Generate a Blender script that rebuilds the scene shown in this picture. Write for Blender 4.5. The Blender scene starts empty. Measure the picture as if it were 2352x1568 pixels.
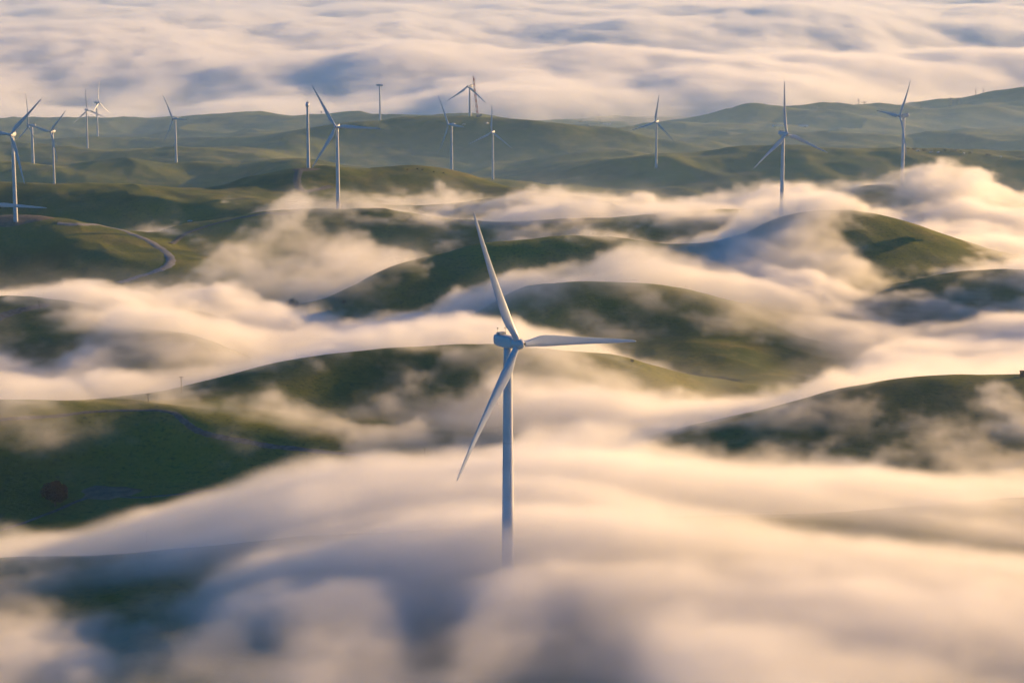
import bpy, bmesh, math, random, os
import numpy as np
from mathutils import Vector, Matrix, Euler

DEV = os.environ.get('SCENE_DEV', '')
S = bpy.context.scene
COL = S.collection
R = math.radians

# ---------------------------------------------------------------- camera
FPX = 5290.0                      # focal length in photo pixels (photo 2352 px wide)
PITCH = math.atan((784 + 150) / FPX)
ZC = 333.0
cd = bpy.data.cameras.new('camera')
cam = bpy.data.objects.new('camera', cd)
COL.objects.link(cam)
cd.sensor_width = 36.0
cd.lens = FPX / 2352 * 36.0
cd.clip_start = 5.0
cd.clip_end = 120000.0
cam.location = (0, 0, ZC)
cam.rotation_euler = (math.pi / 2 - PITCH, 0, 0)
S.camera = cam

# ---------------------------------------------------------------- sky and sun
SUN_AZ = 56.0       # degrees right of the view direction
SUN_EL = 9.5
w = bpy.data.worlds.new('World')
S.world = w
w.use_nodes = True
wn = w.node_tree.nodes
sky = wn.new('ShaderNodeTexSky')
sky.sky_type = 'NISHITA'
sky.sun_disc = False
sky.sun_elevation = R(SUN_EL)
sky.sun_rotation = R(SUN_AZ)
sky.altitude = 300
sky.dust_density = 0.2
sky.air_density = 1.0
sky.ozone_density = 6.0
bg = wn['Background']
bg.inputs['Strength'].default_value = 0.085
hs = wn.new('ShaderNodeHueSaturation')       # the clear, deep blue of a washed dawn sky
hs.inputs['Saturation'].default_value = 1.35
w.node_tree.links.new(sky.outputs[0], hs.inputs['Color'])
w.node_tree.links.new(hs.outputs[0], bg.inputs['Color'])
sl = bpy.data.lights.new('sun', 'SUN')
sun = bpy.data.objects.new('sun', sl)
COL.objects.link(sun)
sl.energy = 5.0
sl.angle = R(0.6)
sl.color = (1.0, 0.60, 0.225)
sd = Vector((math.sin(R(SUN_AZ)) * math.cos(R(SUN_EL)), math.cos(R(SUN_AZ)) * math.cos(R(SUN_EL)), math.sin(R(SUN_EL))))
sun.rotation_euler = sd.to_track_quat('Z', 'Y').to_euler()
S.view_settings.view_transform = 'Standard'
S.view_settings.look = 'None'
S.view_settings.exposure = 1.08
S.view_settings.gamma = 1.0

# ---------------------------------------------------------------- helpers: photo point + distance -> place in the world
CP, SP = math.cos(PITCH), math.sin(PITCH)


def ray(px, py):
    cx = (px - 1176.0) / FPX
    cy = (784.0 - py) / FPX
    return np.array([cx, CP + cy * SP, -SP + cy * CP])


def at(px, py, d):
    r = ray(px, py)
    k = d / r[1]
    return np.array([r[0] * k, d, ZC + r[2] * k])


def prj(p):
    v = np.array(p, float) - (0, 0, ZC)
    zz = v[1] * CP - v[2] * SP
    return 1176 + FPX * v[0] / zz, 784 - FPX * (v[1] * SP + v[2] * CP) / zz


# ---------------------------------------------------------------- the lie of the land
# crests: (px, py, distance) ; valleys: (px, distance, height)
CR = [
    # foreground rise with the main turbine
    [(-150, 1600, 640), (300, 1580, 645), (800, 1560, 660), (1176, 1560, 660), (1700, 1560, 655), (2500, 1520, 660)],
    [(-150, 1440, 700), (300, 1430, 705), (760, 1420, 705), (1176, 1390, 713), (1600, 1370, 715), (2000, 1330, 735), (2500, 1290, 740)],
    [(-150, 1290, 800), (250, 1270, 810), (600, 1240, 820), (1000, 1215, 830), (1300, 1200, 830), (1600, 1190, 840), (2000, 1170, 860), (2500, 1130, 870)],
    # lower right hill
    [(1300, 1090, 980), (1600, 1075, 1020), (1800, 1060, 1030), (2100, 1020, 1040), (2500, 1000, 1040)],
    [(1750, 1010, 1060), (1900, 970, 1075), (2100, 940, 1080), (2300, 930, 1080), (2500, 930, 1080)],
    [(1440, 1040, 1060), (1600, 1000, 1080), (1750, 948, 1100), (1900, 900, 1115), (2050, 868, 1120), (2200, 858, 1125), (2350, 858, 1125), (2550, 862, 1125)],
    # left mid valley floor (dark)
    [(-100, 1200, 1115), (200, 1180, 1125), (450, 1150, 1135), (700, 1120, 1135), (950, 1100, 1130)],
    [(-100, 1090, 1165), (200, 1080, 1180), (450, 1060, 1185), (700, 1070, 1170), (950, 1075, 1150), (1200, 1060, 1135)],
    [(-100, 1020, 1190), (200, 1000, 1208), (340, 1000, 1208)],
    [(-100, 970, 1205), (120, 955, 1222), (300, 940, 1238), (380, 940, 1230), (420, 965, 1212), (500, 1000, 1195), (650, 1030, 1182), (950, 1055, 1165)],
    # middle hill
    [(400, 915, 1290), (500, 872, 1315), (600, 840, 1335), (700, 822, 1350), (850, 806, 1365), (1000, 795, 1375), (1150, 790, 1385), (1300, 800, 1395), (1420, 818, 1400), (1520, 845, 1400), (1620, 880, 1395), (1720, 905, 1385)],
    [(600, 930, 1275), (800, 920, 1310), (1000, 920, 1315), (1200, 930, 1305), (1400, 950, 1285)],
    [(1450, 900, 1330), (1600, 925, 1310), (1300, 880, 1325)],
    # yellow hill under left fog
    [(-100, 780, 1550), (0, 770, 1550), (60, 765, 1550), (200, 800, 1500), (330, 785, 1500), (430, 762, 1510), (520, 795, 1500)],
    [(-100, 682, 1640), (0, 680, 1640), (80, 681, 1640), (150, 690, 1640), (250, 715, 1640), (400, 735, 1650)],
    # dark hill under right hand stream
    [(1170, 668, 1690), (1230, 652, 1700), (1350, 642, 1710), (1450, 640, 1715), (1550, 648, 1715), (1650, 675, 1710), (1750, 720, 1700), (1850, 755, 1690), (2000, 775, 1680), (2150, 765, 1680), (2400, 745, 1680)],
    [(1200, 760, 1640), (1350, 750, 1648), (1500, 755, 1648), (1650, 810, 1560), (1800, 840, 1560), (2000, 845, 1560), (2300, 840, 1560)],
    [(2050, 668, 1790), (2120, 640, 1800), (2200, 622, 1805), (2280, 618, 1805), (2360, 620, 1800), (2500, 630, 1800)],
    # lit hill on the right
    [(1780, 500, 1985), (1850, 484, 1990), (1940, 483, 1990), (2020, 492, 1990), (2100, 513, 1985), (2180, 545, 1970), (2250, 580, 1955), (2330, 612, 1940)],
    [(1900, 590, 1900), (2000, 610, 1880), (2100, 630, 1865), (2200, 640, 1860)],
    # dark centre hill
    [(900, 610, 1940), (1000, 585, 1960), (1080, 565, 1975), (1160, 547, 1985), (1240, 537, 1990), (1330, 538, 1990), (1420, 548, 1985), (1520, 565, 1970), (1650, 580, 1950), (1750, 580, 1940)],
    [(900, 660, 1870), (1080, 650, 1895), (1250, 640, 1905), (1400, 630, 1910)],
    # slope left centre
    [(350, 700, 1900), (500, 700, 1930), (650, 700, 1980), (800, 690, 1990)],
    [(420, 640, 2010), (550, 620, 2080), (700, 600, 2150), (850, 590, 2170)],
    # left turbine hill
    [(-150, 505, 2235), (-60, 502, 2235), (25, 500, 2235), (90, 499, 2230), (140, 502, 2225), (200, 512, 2215), (260, 526, 2200), (310, 545, 2180), (360, 575, 2130)],
    [(-100, 560, 2150), (50, 560, 2135), (180, 565, 2125), (300, 595, 2070)],
    [(-100, 640, 2060), (80, 640, 2060), (200, 642, 2040), (280, 642, 2020), (350, 625, 2040), (395, 600, 2080)],
    # road ridge, T775
    [(430, 512, 2330), (520, 498, 2335), (600, 488, 2335), (690, 478, 2330), (780, 474, 2325), (870, 478, 2325), (960, 488, 2315), (1050, 503, 2305), (1150, 512, 2300), (1280, 508, 2300), (1400, 500, 2300), (1550, 493, 2300), (1700, 487, 2300), (1800, 484, 2300), (1900, 487, 2290)],
    [(550, 550, 2200), (700, 545, 2225), (850, 540, 2235), (950, 560, 2180)],
    # spur with edge 850-950, 480-600
    [(1500, 540, 2130), (1650, 530, 2150), (1800, 525, 2150)],
    # hill 0..670 at 420
    [(-150, 440, 2650), (-60, 432, 2680), (30, 425, 2700), (120, 421, 2700), (200, 420, 2700), (280, 423, 2700), (370, 431, 2690), (450, 441, 2670), (530, 452, 2640), (600, 461, 2600), (665, 471, 2540)],
    [(-100, 480, 2620), (100, 478, 2615), (300, 475, 2590), (450, 482, 2550), (560, 490, 2500)],
    [(-100, 520, 2560), (150, 515, 2560), (330, 520, 2550), (450, 530, 2480)],
    # hill with tower without rotor
    [(505, 441, 2780), (550, 420, 2810), (600, 400, 2830), (650, 389, 2840), (710, 387, 2840), (790, 386, 2840), (850, 392, 2850), (910, 392, 2880), (960, 388, 2900), (1010, 390, 2900), (1060, 402, 2880), (1110, 418, 2850), (1160, 430, 2820), (1220, 438, 2780), (1290, 448, 2740)],
    [(550, 450, 2690), (620, 440, 2710), (720, 432, 2735), (850, 435, 2740), (980, 445, 2750), (1080, 452, 2710)],
    [(640, 462, 2620), (760, 458, 2640), (900, 465, 2640), (1000, 478, 2640)],
    # small lit crest 1070..1450
    [(1050, 475, 2480), (1100, 461, 2520), (1170, 447, 2560), (1250, 443, 2580), (1330, 448, 2580), (1400, 463, 2550), (1460, 482, 2500)],
    # right turbine hill
    [(1880, 448, 2560), (1950, 437, 2580), (2010, 432, 2590), (2070, 431, 2590), (2130, 434, 2590), (2200, 445, 2580), (2280, 458, 2560), (2400, 478, 2540)],
    [(1900, 475, 2440), (2050, 470, 2430), (2200, 490, 2420), (2350, 510, 2400)],
    # far left hills
    [(-150, 385, 4150), (0, 380, 4150), (120, 376, 4150), (240, 384, 4150), (330, 374, 4200), (403, 370, 4250), (470, 369, 4250), (550, 374, 4200), (620, 381, 4150), (680, 393, 4050)],
    [(-100, 412, 4060), (200, 410, 4060), (330, 410, 4080), (450, 410, 4130), (580, 415, 4080)],
    [(-150, 335, 4900), (0, 337, 4900), (90, 336, 4900), (200, 340, 4900), (290, 358, 4750)],
    [(120, 310, 5350), (200, 300, 5400), (240, 300, 5400), (330, 312, 5350), (430, 335, 5200), (500, 350, 5000)],
    [(-150, 280, 6000), (0, 279, 6000), (130, 283, 5950), (250, 284, 5950), (370, 281, 6000), (480, 275, 6100), (600, 270, 6200), (750, 270, 6200), (860, 276, 6100)],
    # big dark slopes
    [(480, 372, 4500), (560, 348, 4800), (640, 330, 4950), (740, 316, 5050), (850, 298, 5150), (940, 284, 5200), (1000, 276, 5230), (1100, 283, 5200), (1180, 292, 5150), (1260, 300, 5080)],
    [(700, 380, 4150), (900, 395, 4050), (1060, 401, 4080), (1160, 400, 4120), (1240, 400, 4120)],
    [(600, 360, 4830), (740, 350, 4940), (850, 340, 5020), (1000, 335, 5060), (1180, 340, 5020)],
    [(740, 385, 4840), (900, 378, 4900), (1050, 378, 4900), (1200, 380, 4880)],
    [(900, 283, 5600), (960, 270, 5700), (1010, 266, 5750), (1060, 269, 5700), (1110, 277, 5600)],
    [(1180, 283, 5500), (1240, 274, 5600), (1300, 271, 5650), (1370, 273, 5650), (1450, 277, 5600), (1550, 285, 5500)],
    [(1260, 292, 5250), (1350, 288, 5300), (1430, 292, 5280), (1500, 303, 5200), (1545, 322, 5000), (1500, 342, 4800)],
    [(1300, 340, 4800), (1400, 350, 4750)],
    # long rising ridge on the right
    [(1235, 402, 4250), (1330, 392, 4350), (1420, 380, 4400), (1500, 369, 4450), (1600, 356, 4500), (1700, 343, 4550), (1780, 337, 4550), (1860, 336, 4550), (1960, 342, 4500), (2080, 350, 4450), (2200, 354, 4430), (2400, 361, 4400)],
    [(1400, 420, 4260), (1500, 415, 4270), (1700, 405, 4290), (1900, 400, 4280), (2100, 405, 4250), (2350, 412, 4230)],
    [(1530, 318, 5500), (1620, 305, 5700), (1700, 312, 5600), (1800, 302, 5700), (1900, 312, 5500), (2000, 330, 5200), (2080, 346, 4900)],
    [(1600, 285, 6180), (1720, 278, 6230), (1800, 280, 6200)],
    [(1850, 275, 6850), (1960, 272, 6850)],
    [(2200, 285, 6350), (2330, 285, 6350)],
    [(2230, 245, 7350), (2340, 232, 7500)],
    [(1500, 290, 6000), (1570, 275, 6150), (1640, 259, 6300), (1720, 252, 6350), (1780, 255, 6350), (1850, 268, 6250), (1950, 282, 6100), (2060, 300, 5900)],
    [(1820, 262, 6900), (1860, 248, 7000), (1900, 243, 7050), (1960, 247, 7050), (2030, 255, 7000), (2100, 270, 6900)],
    [(2090, 330, 5400), (2250, 320, 5500), (2400, 315, 5500)],
    [(2090, 282, 6300), (2150, 268, 6400), (2200, 258, 6500), (2260, 254, 6550), (2400, 262, 6500)],
    [(2170, 258, 7400), (2210, 244, 7500), (2260, 226, 7600), (2310, 213, 7700), (2360, 203, 7800), (2450, 196, 7800)],
]
VA = [
    # (px list, distance, height)
    ((-150, 200, 500, 800), 905, 80), ((1100, 1300, 1500), 930, 88), ((1800, 2100, 2500), 925, 97),
    ((0, 200, 600, 1000, 1300), 1000, 48),
    ((1400, 1700, 2000, 2300, 2600), 1230, 70), ((1700, 2000, 2300, 2600), 1350, 50), ((1800, 2100, 2400), 1450, 48),
    ((-100, 100, 300, 450), 1400, 50), ((600, 800, 1000, 1200, 1400), 1490, 42), ((1550, 1700), 1480, 44),
    ((600, 800, 1000, 1150), 1620, 26), ((600, 800, 1000), 1800, 2), ((450, 600), 1780, 15),
    ((1200, 1400, 1600, 1800, 2000), 1790, 52), ((2100, 2300), 1745, 58), ((2100, 2300), 1860, 48),
    ((-100, 100, 300, 450), 1750, 48), ((-100, 100, 250), 1840, 44),
    ((1050, 1200, 1400, 1600), 2110, 22), ((1800, 2000, 2200, 2350), 2110, 36), ((2000, 2200, 2350), 2250, 28),
    ((-100, 100, 250), 2300, 30),
    ((500, 700, 900, 1100, 1300, 1500, 1700, 1900), 2400, 22), ((1500, 1700, 1850), 2600, -10), ((1450, 1600, 1800), 2800, -50),
    ((-100, 100, 300, 500), 2900, 5), ((-100, 100, 300, 500), 3150, -40), ((-100, 200, 500, 700), 3400, -75),
    ((600, 800, 1000, 1200, 1400), 3050, -20), ((700, 900, 1100, 1300), 3300, -80), ((700, 900, 1100, 1300), 3650, -110),
    ((1500, 1700, 1900, 2100, 2350), 3100, -70), ((1500, 1700, 1900, 2100, 2350), 3500, -130), ((1300, 1500, 1700, 1900, 2100, 2350), 3950, -150), ((900, 1100), 4450, -150), ((-100, 200, 500), 3800, -140), ((1900, 2100, 2350), 2780, 0),
    ((-100, 200, 500), 4450, -125), ((-100, 200), 5120, -150), ((0, 200, 400), 5650, -150),
    ((1300, 1500, 1700, 1900, 2100, 2350), 4800, -140), ((2100, 2350), 5000, -160),
    ((900, 1050, 1200), 5420, -125), ((600, 700), 5600, -140), ((1500, 1700, 1900), 5900, -170), ((2100, 2300), 6000, -175),
    ((1700, 1900, 2050), 6600, -180), ((2100, 2300, 2450), 7000, -190),
    ((-300, 0, 300, 600, 900), 6900, -235), ((900, 1200, 1500), 6300, -220), ((1500, 1800, 2000), 7700, -240), ((2100, 2400), 8600, -300), ((1650, 1850, 2020), 7500, -268), ((2080,), 7500, -255), ((1900, 2100), 8100, -290),
    ((-300, 300, 900, 1200), 7800, -320), ((1200, 1600, 2000, 2400), 9000, -370), ((-300, 600, 1400, 2400), 10500, -420),
]
pts = []
for c in CR:
    for (a, b) in zip(c[:-1], c[1:]):
        n = max(1, int(round(abs(b[0] - a[0]) / 60.0)))
        for i in range(n):
            t = i / n
            pts.append(at(*[a[k] + (b[k] - a[k]) * t for k in range(3)]))
    pts.append(at(*c[-1]))
for pxs, d, z in VA:
    for px in pxs:
        pts.append(np.array([(px - 1176) / FPX * d * 0.985, d, z]))
pts = np.array(pts)
PU, PV, PZ = pts[:, 0] / pts[:, 1], np.log(pts[:, 1]), pts[:, 2]
CQ = 0.010


def trend(u, v):
    return np.interp(v, np.log([400, 800, 1500, 2300, 3000, 4000, 6000, 8000, 10500]), [118, 110, 68, 45, -10, -80, -140, -300, -420])


def kern(du, dv):
    return np.sqrt(du * du + dv * dv + CQ * CQ)


A = kern(PU[:, None] - PU[None], PV[:, None] - PV[None])
n = len(PU)
A[np.arange(n), np.arange(n)] += -0.004      # a little smoothing (the kernel is conditionally negative)
M = np.zeros((n + 1, n + 1))
M[:n, :n] = A
M[:n, n] = 1
M[n, :n] = 1
sol = np.linalg.solve(M, np.append(PZ - trend(PU, PV), 0))
NU, NV = 700, 1000
U0, U1, V0, V1 = -0.30, 0.30, math.log(380), math.log(11000)
gu = np.linspace(U0, U1, NU)
gv = np.linspace(V0, V1, NV)


def rand_grid(seed, shape):
    return np.random.RandomState(seed).rand(*shape).astype(np.float32) * 2 - 1


def noise2(x, y, scale, seed, octaves=4, gain=0.5):
    """smooth value noise on a wrapped lattice"""
    out = np.zeros(np.broadcast(x, y).shape, np.float32)
    amp = 1.0
    for o in range(octaves):
        L = rand_grid(seed + o, (128, 128))
        a = np.asarray(x / scale * 2 ** o + 37.3 * o, np.float32)
        b = np.asarray(y / scale * 2 ** o + 11.7 * o, np.float32)
        ia, ib = np.floor(a).astype(int), np.floor(b).astype(int)
        fa, fb = a - ia, b - ib
        fa = fa * fa * (3 - 2 * fa)
        fb = fb * fb * (3 - 2 * fb)
        g = lambda i, j: L[(ia + i) & 127, (ib + j) & 127]
        out += amp * ((g(0, 0) * (1 - fa) + g(1, 0) * fa) * (1 - fb) + (g(0, 1) * (1 - fa) + g(1, 1) * fa) * fb)
        amp *= gain
    return out


GU, GV = np.meshgrid(gu, gv)          # (NV, NU)
H = np.zeros(GU.shape) + sol[n]
# evaluated on a coarser grid, then refined
cu = np.linspace(U0, U1, 301)
cv = np.linspace(V0, V1, 501)
CU, CV = np.meshgrid(cu, cv)
uc = np.clip(CU, -0.275, 0.275)
Hc = np.zeros(CU.shape) + sol[n]
for i in range(n):
    Hc += sol[i] * kern(uc - PU[i], CV - PV[i])
Hc += trend(CU, CV)


def bil(G, u0, u1, v0, v1, u, v):
    nv, nu = G.shape
    a = np.clip((u - u0) / (u1 - u0) * (nu - 1), 0, nu - 1.001)
    b = np.clip((v - v0) / (v1 - v0) * (nv - 1), 0, nv - 1.001)
    ia, ib = a.astype(int), b.astype(int)
    fa, fb = a - ia, b - ib
    return (G[ib, ia] * (1 - fa) + G[ib, ia + 1] * fa) * (1 - fb) + (G[ib + 1, ia] * (1 - fa) + G[ib + 1, ia + 1] * fa) * fb


def cubic_up(G, nv, nu):
    """Catmull-Rom refinement of a grid"""
    def up(G, m):
        k = G.shape[0]
        t = np.linspace(0, k - 1.0001, m)
        i = np.floor(t).astype(int)
        f = (t - i)[:, None]
        p = [G[np.clip(i + q, 0, k - 1)] for q in (-1, 0, 1, 2)]
        return p[1] + 0.5 * f * (p[2] - p[0] + f * (2 * p[0] - 5 * p[1] + 4 * p[2] - p[3] + f * (3 * (p[1] - p[2]) + p[3] - p[0])))
    return up(up(G, nv).T.copy(), nu).T.copy()


H = cubic_up(Hc, NV, NU)
XX, YY = GU * np.exp(GV), np.exp(GV)
H += noise2(XX, YY, 160, 3, 5, 0.42) * 1.8 * np.clip(YY / 1500, 0.5, 2.0)
rn = noise2(XX * 0.8 + YY * 0.5, YY * 0.6 - XX * 0.3, 85, 31, 4, 0.5)
H += 2.6 * (0.35 - np.abs(rn)) * np.clip(YY / 1500, 0.5, 1.3)
# folds and gullies of the farther hills
far_ = np.clip((YY - 2500) / 2000, 0, 1)
rg = noise2(XX + 0.4 * YY, YY - 0.3 * XX, 620, 15, 4, 0.5)
H += far_ * (25 * (0.5 - np.abs(rg)) + 13 * (0.4 - np.abs(noise2(XX - 0.5 * YY, YY * 0.9 + 0.5 * XX, 330, 27, 3, 0.5))) + 6 * noise2(XX, YY, 330, 19, 3, 0.5))


def ground(x, y):
    return bil(H, U0, U1, V0, V1, x / y, np.log(y))


def hit(px, py, lift=0.0, dmin=420, dmax=9000):
    """where the sight line through a photo point meets the land"""
    r = ray(px, py)
    d = np.exp(np.linspace(math.log(dmin), math.log(dmax), 4000))
    x = r[0] / r[1] * d
    z = ZC + r[2] / r[1] * d
    g = ground(x, d) + lift
    i = np.argmax(z < g)
    if not z[i] < g[i]:
        i = len(d) - 1
    return np.array([x[i], d[i], g[i]])


# ---------------------------------------------------------------- materials
def mat(name, col, rough=0.8, spec=0.3, noise=None, bump=None, metallic=0.0):
    m = bpy.data.materials.new(name)
    m.use_nodes = True
    nt = m.node_tree
    b = nt.nodes['Principled BSDF']
    b.inputs['Base Color'].default_value = (*col, 1)
    b.inputs['Roughness'].default_value = rough
    b.inputs['Specular IOR Level'].default_value = spec
    b.inputs['Metallic'].default_value = metallic
    if noise:
        sc, col2, amt = noise
        tc = nt.nodes.new('ShaderNodeTexCoord')
        nz = nt.nodes.new('ShaderNodeTexNoise')
        nz.inputs['Scale'].default_value = sc
        nz.inputs['Detail'].default_value = 6
        mx = nt.nodes.new('ShaderNodeMix')
        mx.data_type = 'RGBA'
        rp = nt.nodes.new('ShaderNodeMapRange')
        rp.inputs['From Min'].default_value = 0.35
        rp.inputs['From Max'].default_value = 0.65
        rp.inputs['To Max'].default_value = amt
        nt.links.new(tc.outputs['Object'], nz.inputs['Vector'])
        nt.links.new(nz.outputs['Fac'], rp.inputs['Value'])
        nt.links.new(rp.outputs[0], mx.inputs['Factor'])
        mx.inputs['A'].default_value = (*col, 1)
        mx.inputs['B'].default_value = (*col2, 1)
        nt.links.new(mx.outputs['Result'], b.inputs['Base Color'])
    return m


def grass_mat():
    m = bpy.data.materials.new('grass_land')
    m.use_nodes = True
    nt = m.node_tree
    N, L = nt.nodes, nt.links
    b = N['Principled BSDF']
    b.inputs['Roughness'].default_value = 0.95
    b.inputs['Specular IOR Level'].default_value = 0.1
    tc = N.new('ShaderNodeTexCoord')

    def nz(scale, detail, mul=(1, 1, 1), rough=0.6):
        mp = N.new('ShaderNodeMapping')
        mp.inputs['Scale'].default_value = mul
        L.new(tc.outputs['Object'], mp.inputs['Vector'])
        t = N.new('ShaderNodeTexNoise')
        t.inputs['Scale'].default_value = scale
        t.inputs['Detail'].default_value = detail
        t.inputs['Roughness'].default_value = rough
        L.new(mp.outputs[0], t.inputs['Vector'])
        return t.outputs['Fac']

    def mix(f, a, c, lo, hi):
        r = N.new('ShaderNodeMapRange')
        r.inputs['From Min'].default_value = lo
        r.inputs['From Max'].default_value = hi
        L.new(f, r.inputs['Value'])
        x = N.new('ShaderNodeMix')
        x.data_type = 'RGBA'
        L.new(r.outputs[0], x.inputs['Factor'])
        for s, q in (('A', a), ('B', c)):
            if isinstance(q, tuple):
                x.inputs[s].default_value = (*q, 1)
            else:
                L.new(q, x.inputs[s])
        return x.outputs['Result']
    c1 = mix(nz(0.006, 7), (0.055, 0.082, 0.014), (0.190, 0.190, 0.022), 0.35, 0.65)
    c2 = mix(nz(0.022, 8), c1, (0.20, 0.165, 0.040), 0.48, 0.74)
    c3 = mix(nz(0.35, 6, (1, 1, 1), 0.7), c2, (0.040, 0.065, 0.014), 0.5, 0.75)
    L.new(c3, b.inputs['Base Color'])
    bp = N.new('ShaderNodeBump')
    bp.inputs['Strength'].default_value = 0.6
    bp.inputs['Distance'].default_value = 0.8
    L.new(nz(0.25, 8, (1, 1, 1), 0.65), bp.inputs['Height'])
    L.new(bp.outputs[0], b.inputs['Normal'])
    return m


def put(name, me_, mats=(), parent=None, **props):
    o = bpy.data.objects.new(name, me_)
    COL.objects.link(o)
    for q in mats:
        o.data.materials.append(q)
    if parent:
        o.parent = parent
    for k, v in props.items():
        o[k] = v
    return o


def grid_mesh(name, X, Y, Z):
    nv, nu = X.shape
    me = bpy.data.meshes.new(name)
    co = np.stack([X, Y, Z], -1).reshape(-1, 3).astype(np.float32)
    idx = np.arange(nv * nu).reshape(nv, nu)
    f = np.stack([idx[:-1, :-1], idx[:-1, 1:], idx[1:, 1:], idx[1:, :-1]], -1).reshape(-1)
    me.vertices.add(len(co))
    me.vertices.foreach_set('co', co.ravel())
    nf = (nv - 1) * (nu - 1)
    me.loops.add(nf * 4)
    me.loops.foreach_set('vertex_index', f.astype(np.int32))
    me.polygons.add(nf)
    me.polygons.foreach_set('loop_start', np.arange(nf, dtype=np.int32) * 4)
    me.polygons.foreach_set('use_smooth', np.ones(nf, bool))
    me.update()
    me.validate()
    return me


# ---------------------------------------------------------------- ground: one sheet to the horizon
M_GRASS = grass_mat()
# outer columns/rows: the same land carried on beyond the detailed sheet
ul = np.array([-2.4, -1.6, -1.1, -0.8, -0.6, -0.48, -0.40, -0.35])
eu = np.concatenate([ul, gu, -ul[::-1]])
ev = np.concatenate([np.log([150, 220, 300]), gv, np.log([13000, 17000, 25000, 40000, 70000])])
EU, EV = np.meshgrid(eu, ev)
EX, EY = EU * np.exp(EV), np.exp(EV)
EZ = bil(H, U0, U1, V0, V1, EU, EV)
over = np.clip((np.abs(EU) - 0.30) / 0.2, 0, 1)
EZ = EZ * (1 - over * 0.5) + over * (0.5 * trend(EU, np.clip(EV, V0, V1)) + 22 * noise2(EX, EY, 500, 9, 3))
far2 = np.clip((EV - math.log(9500)) / (math.log(11000) - math.log(9500)), 0, 1)
EZ = EZ * (1 - far2) + far2 * (-420 + 15 * noise2(EX, EY, 2500, 77, 3))
land = put('hills', grid_mesh('hills', EX, EY, EZ), [M_GRASS], kind='structure')
# ---------------------------------------------------------------- mesh tools
def from_pydata(name, verts, faces, smooth=False):
    me = bpy.data.meshes.new(name)
    me.from_pydata([tuple(map(float, v)) for v in verts], [], faces)
    me.update()
    bm = bmesh.new()
    bm.from_mesh(me)
    bmesh.ops.recalc_face_normals(bm, faces=bm.faces)
    bm.to_mesh(me)
    bm.free()
    if smooth:
        me.polygons.foreach_set('use_smooth', [True] * len(me.polygons))
    return me


class MB:
    """collects shapes into one mesh"""
    def __init__(self):
        self.v, self.f = [], []

    def add(self, v, f):
        o = len(self.v)
        self.v += [tuple(q) for q in v]
        self.f += [tuple(i + o for i in q) for q in f]

    def box(self, c, s, bevel=0.0):
        x, y, z = c
        a, b_, d = s[0] / 2, s[1] / 2, s[2] / 2
        if bevel <= 0:
            v = [(x + i * a, y + j * b_, z + k * d) for i in (-1, 1) for j in (-1, 1) for k in (-1, 1)]
            self.add(v, [(0, 1, 3, 2), (4, 6, 7, 5), (0, 4, 5, 1), (2, 3, 7, 6), (0, 2, 6, 4), (1, 5, 7, 3)])
            return
        bm = bmesh.new()
        bmesh.ops.create_cube(bm, size=1)
        for q in bm.verts:
            q.co = Vector((q.co.x * s[0], q.co.y * s[1], q.co.z * s[2]))
        bmesh.ops.bevel(bm, geom=list(bm.edges), offset=bevel, segments=3, affect='EDGES', profile=0.6)
        bm.verts.index_update()
        self.add([(q.co.x + x, q.co.y + y, q.co.z + z) for q in bm.verts], [[w_.index for w_ in g_.verts] for g_ in bm.faces])
        bm.free()

    def tube(self, pts_, rad, seg=8, cap=True):
        pts_ = [Vector(p) for p in pts_]
        if not hasattr(rad, '__len__'):
            rad = [rad] * len(pts_)
        vs, fs_ = [], []
        for i, p in enumerate(pts_):
            t = (pts_[min(i + 1, len(pts_) - 1)] - pts_[max(i - 1, 0)]).normalized()
            ref = Vector((0, 0, 1)) if abs(t.z) < 0.95 else Vector((1, 0, 0))
            a = t.cross(ref).normalized()
            b_ = t.cross(a)
            for k in range(seg):
                an = 2 * math.pi * k / seg
                vs.append(p + (a * math.cos(an) + b_ * math.sin(an)) * rad[i])
        for i in range(len(pts_) - 1):
            for k in range(seg):
                k2 = (k + 1) % seg
                fs_.append((i * seg + k, i * seg + k2, (i + 1) * seg + k2, (i + 1) * seg + k))
        if cap:
            fs_.append(tuple(range(seg)))
            fs_.append(tuple((len(pts_) - 1) * seg + k for k in range(seg)))
        self.add(vs, fs_)

    def mesh(self, name, smooth=False):
        return from_pydata(name, self.v, self.f, smooth)


def empty(name, loc, rot=0.0, **props):
    o = bpy.data.objects.new(name, None)
    COL.objects.link(o)
    o.location = loc
    o.rotation_euler = (0, 0, rot)
    o.empty_display_size = 2
    for k, v in props.items():
        o[k] = v
    return o


M_WHITE = mat('white_turbine_paint', (0.54, 0.56, 0.59), 0.38, 0.5, (0.15, (0.44, 0.46, 0.49), 0.8))
M_BLADE = mat('white_blade_gelcoat', (0.48, 0.53, 0.60), 0.32, 0.5, (0.12, (0.40, 0.45, 0.52), 0.5))
M_DARK = mat('dark_metal', (0.03, 0.032, 0.035), 0.5, 0.4)
M_STEEL = mat('galvanised_steel', (0.30, 0.31, 0.32), 0.5, 0.5, metallic=0.4)
M_PYLON = mat('weathered_pylon_steel', (0.06, 0.06, 0.065), 0.7, 0.3)
M_WOOD = mat('weathered_pole_wood', (0.07, 0.05, 0.035), 0.9, 0.1, (3.0, (0.11, 0.085, 0.06), 1.0))
M_GRAVEL = mat('pale_gravel', (0.14, 0.135, 0.12), 0.95, 0.1, (0.4, (0.075, 0.075, 0.055), 0.9))
M_PAD = mat('bare_earth', (0.20, 0.15, 0.10), 0.95, 0.1, (0.25, (0.12, 0.10, 0.06), 0.9))
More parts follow.
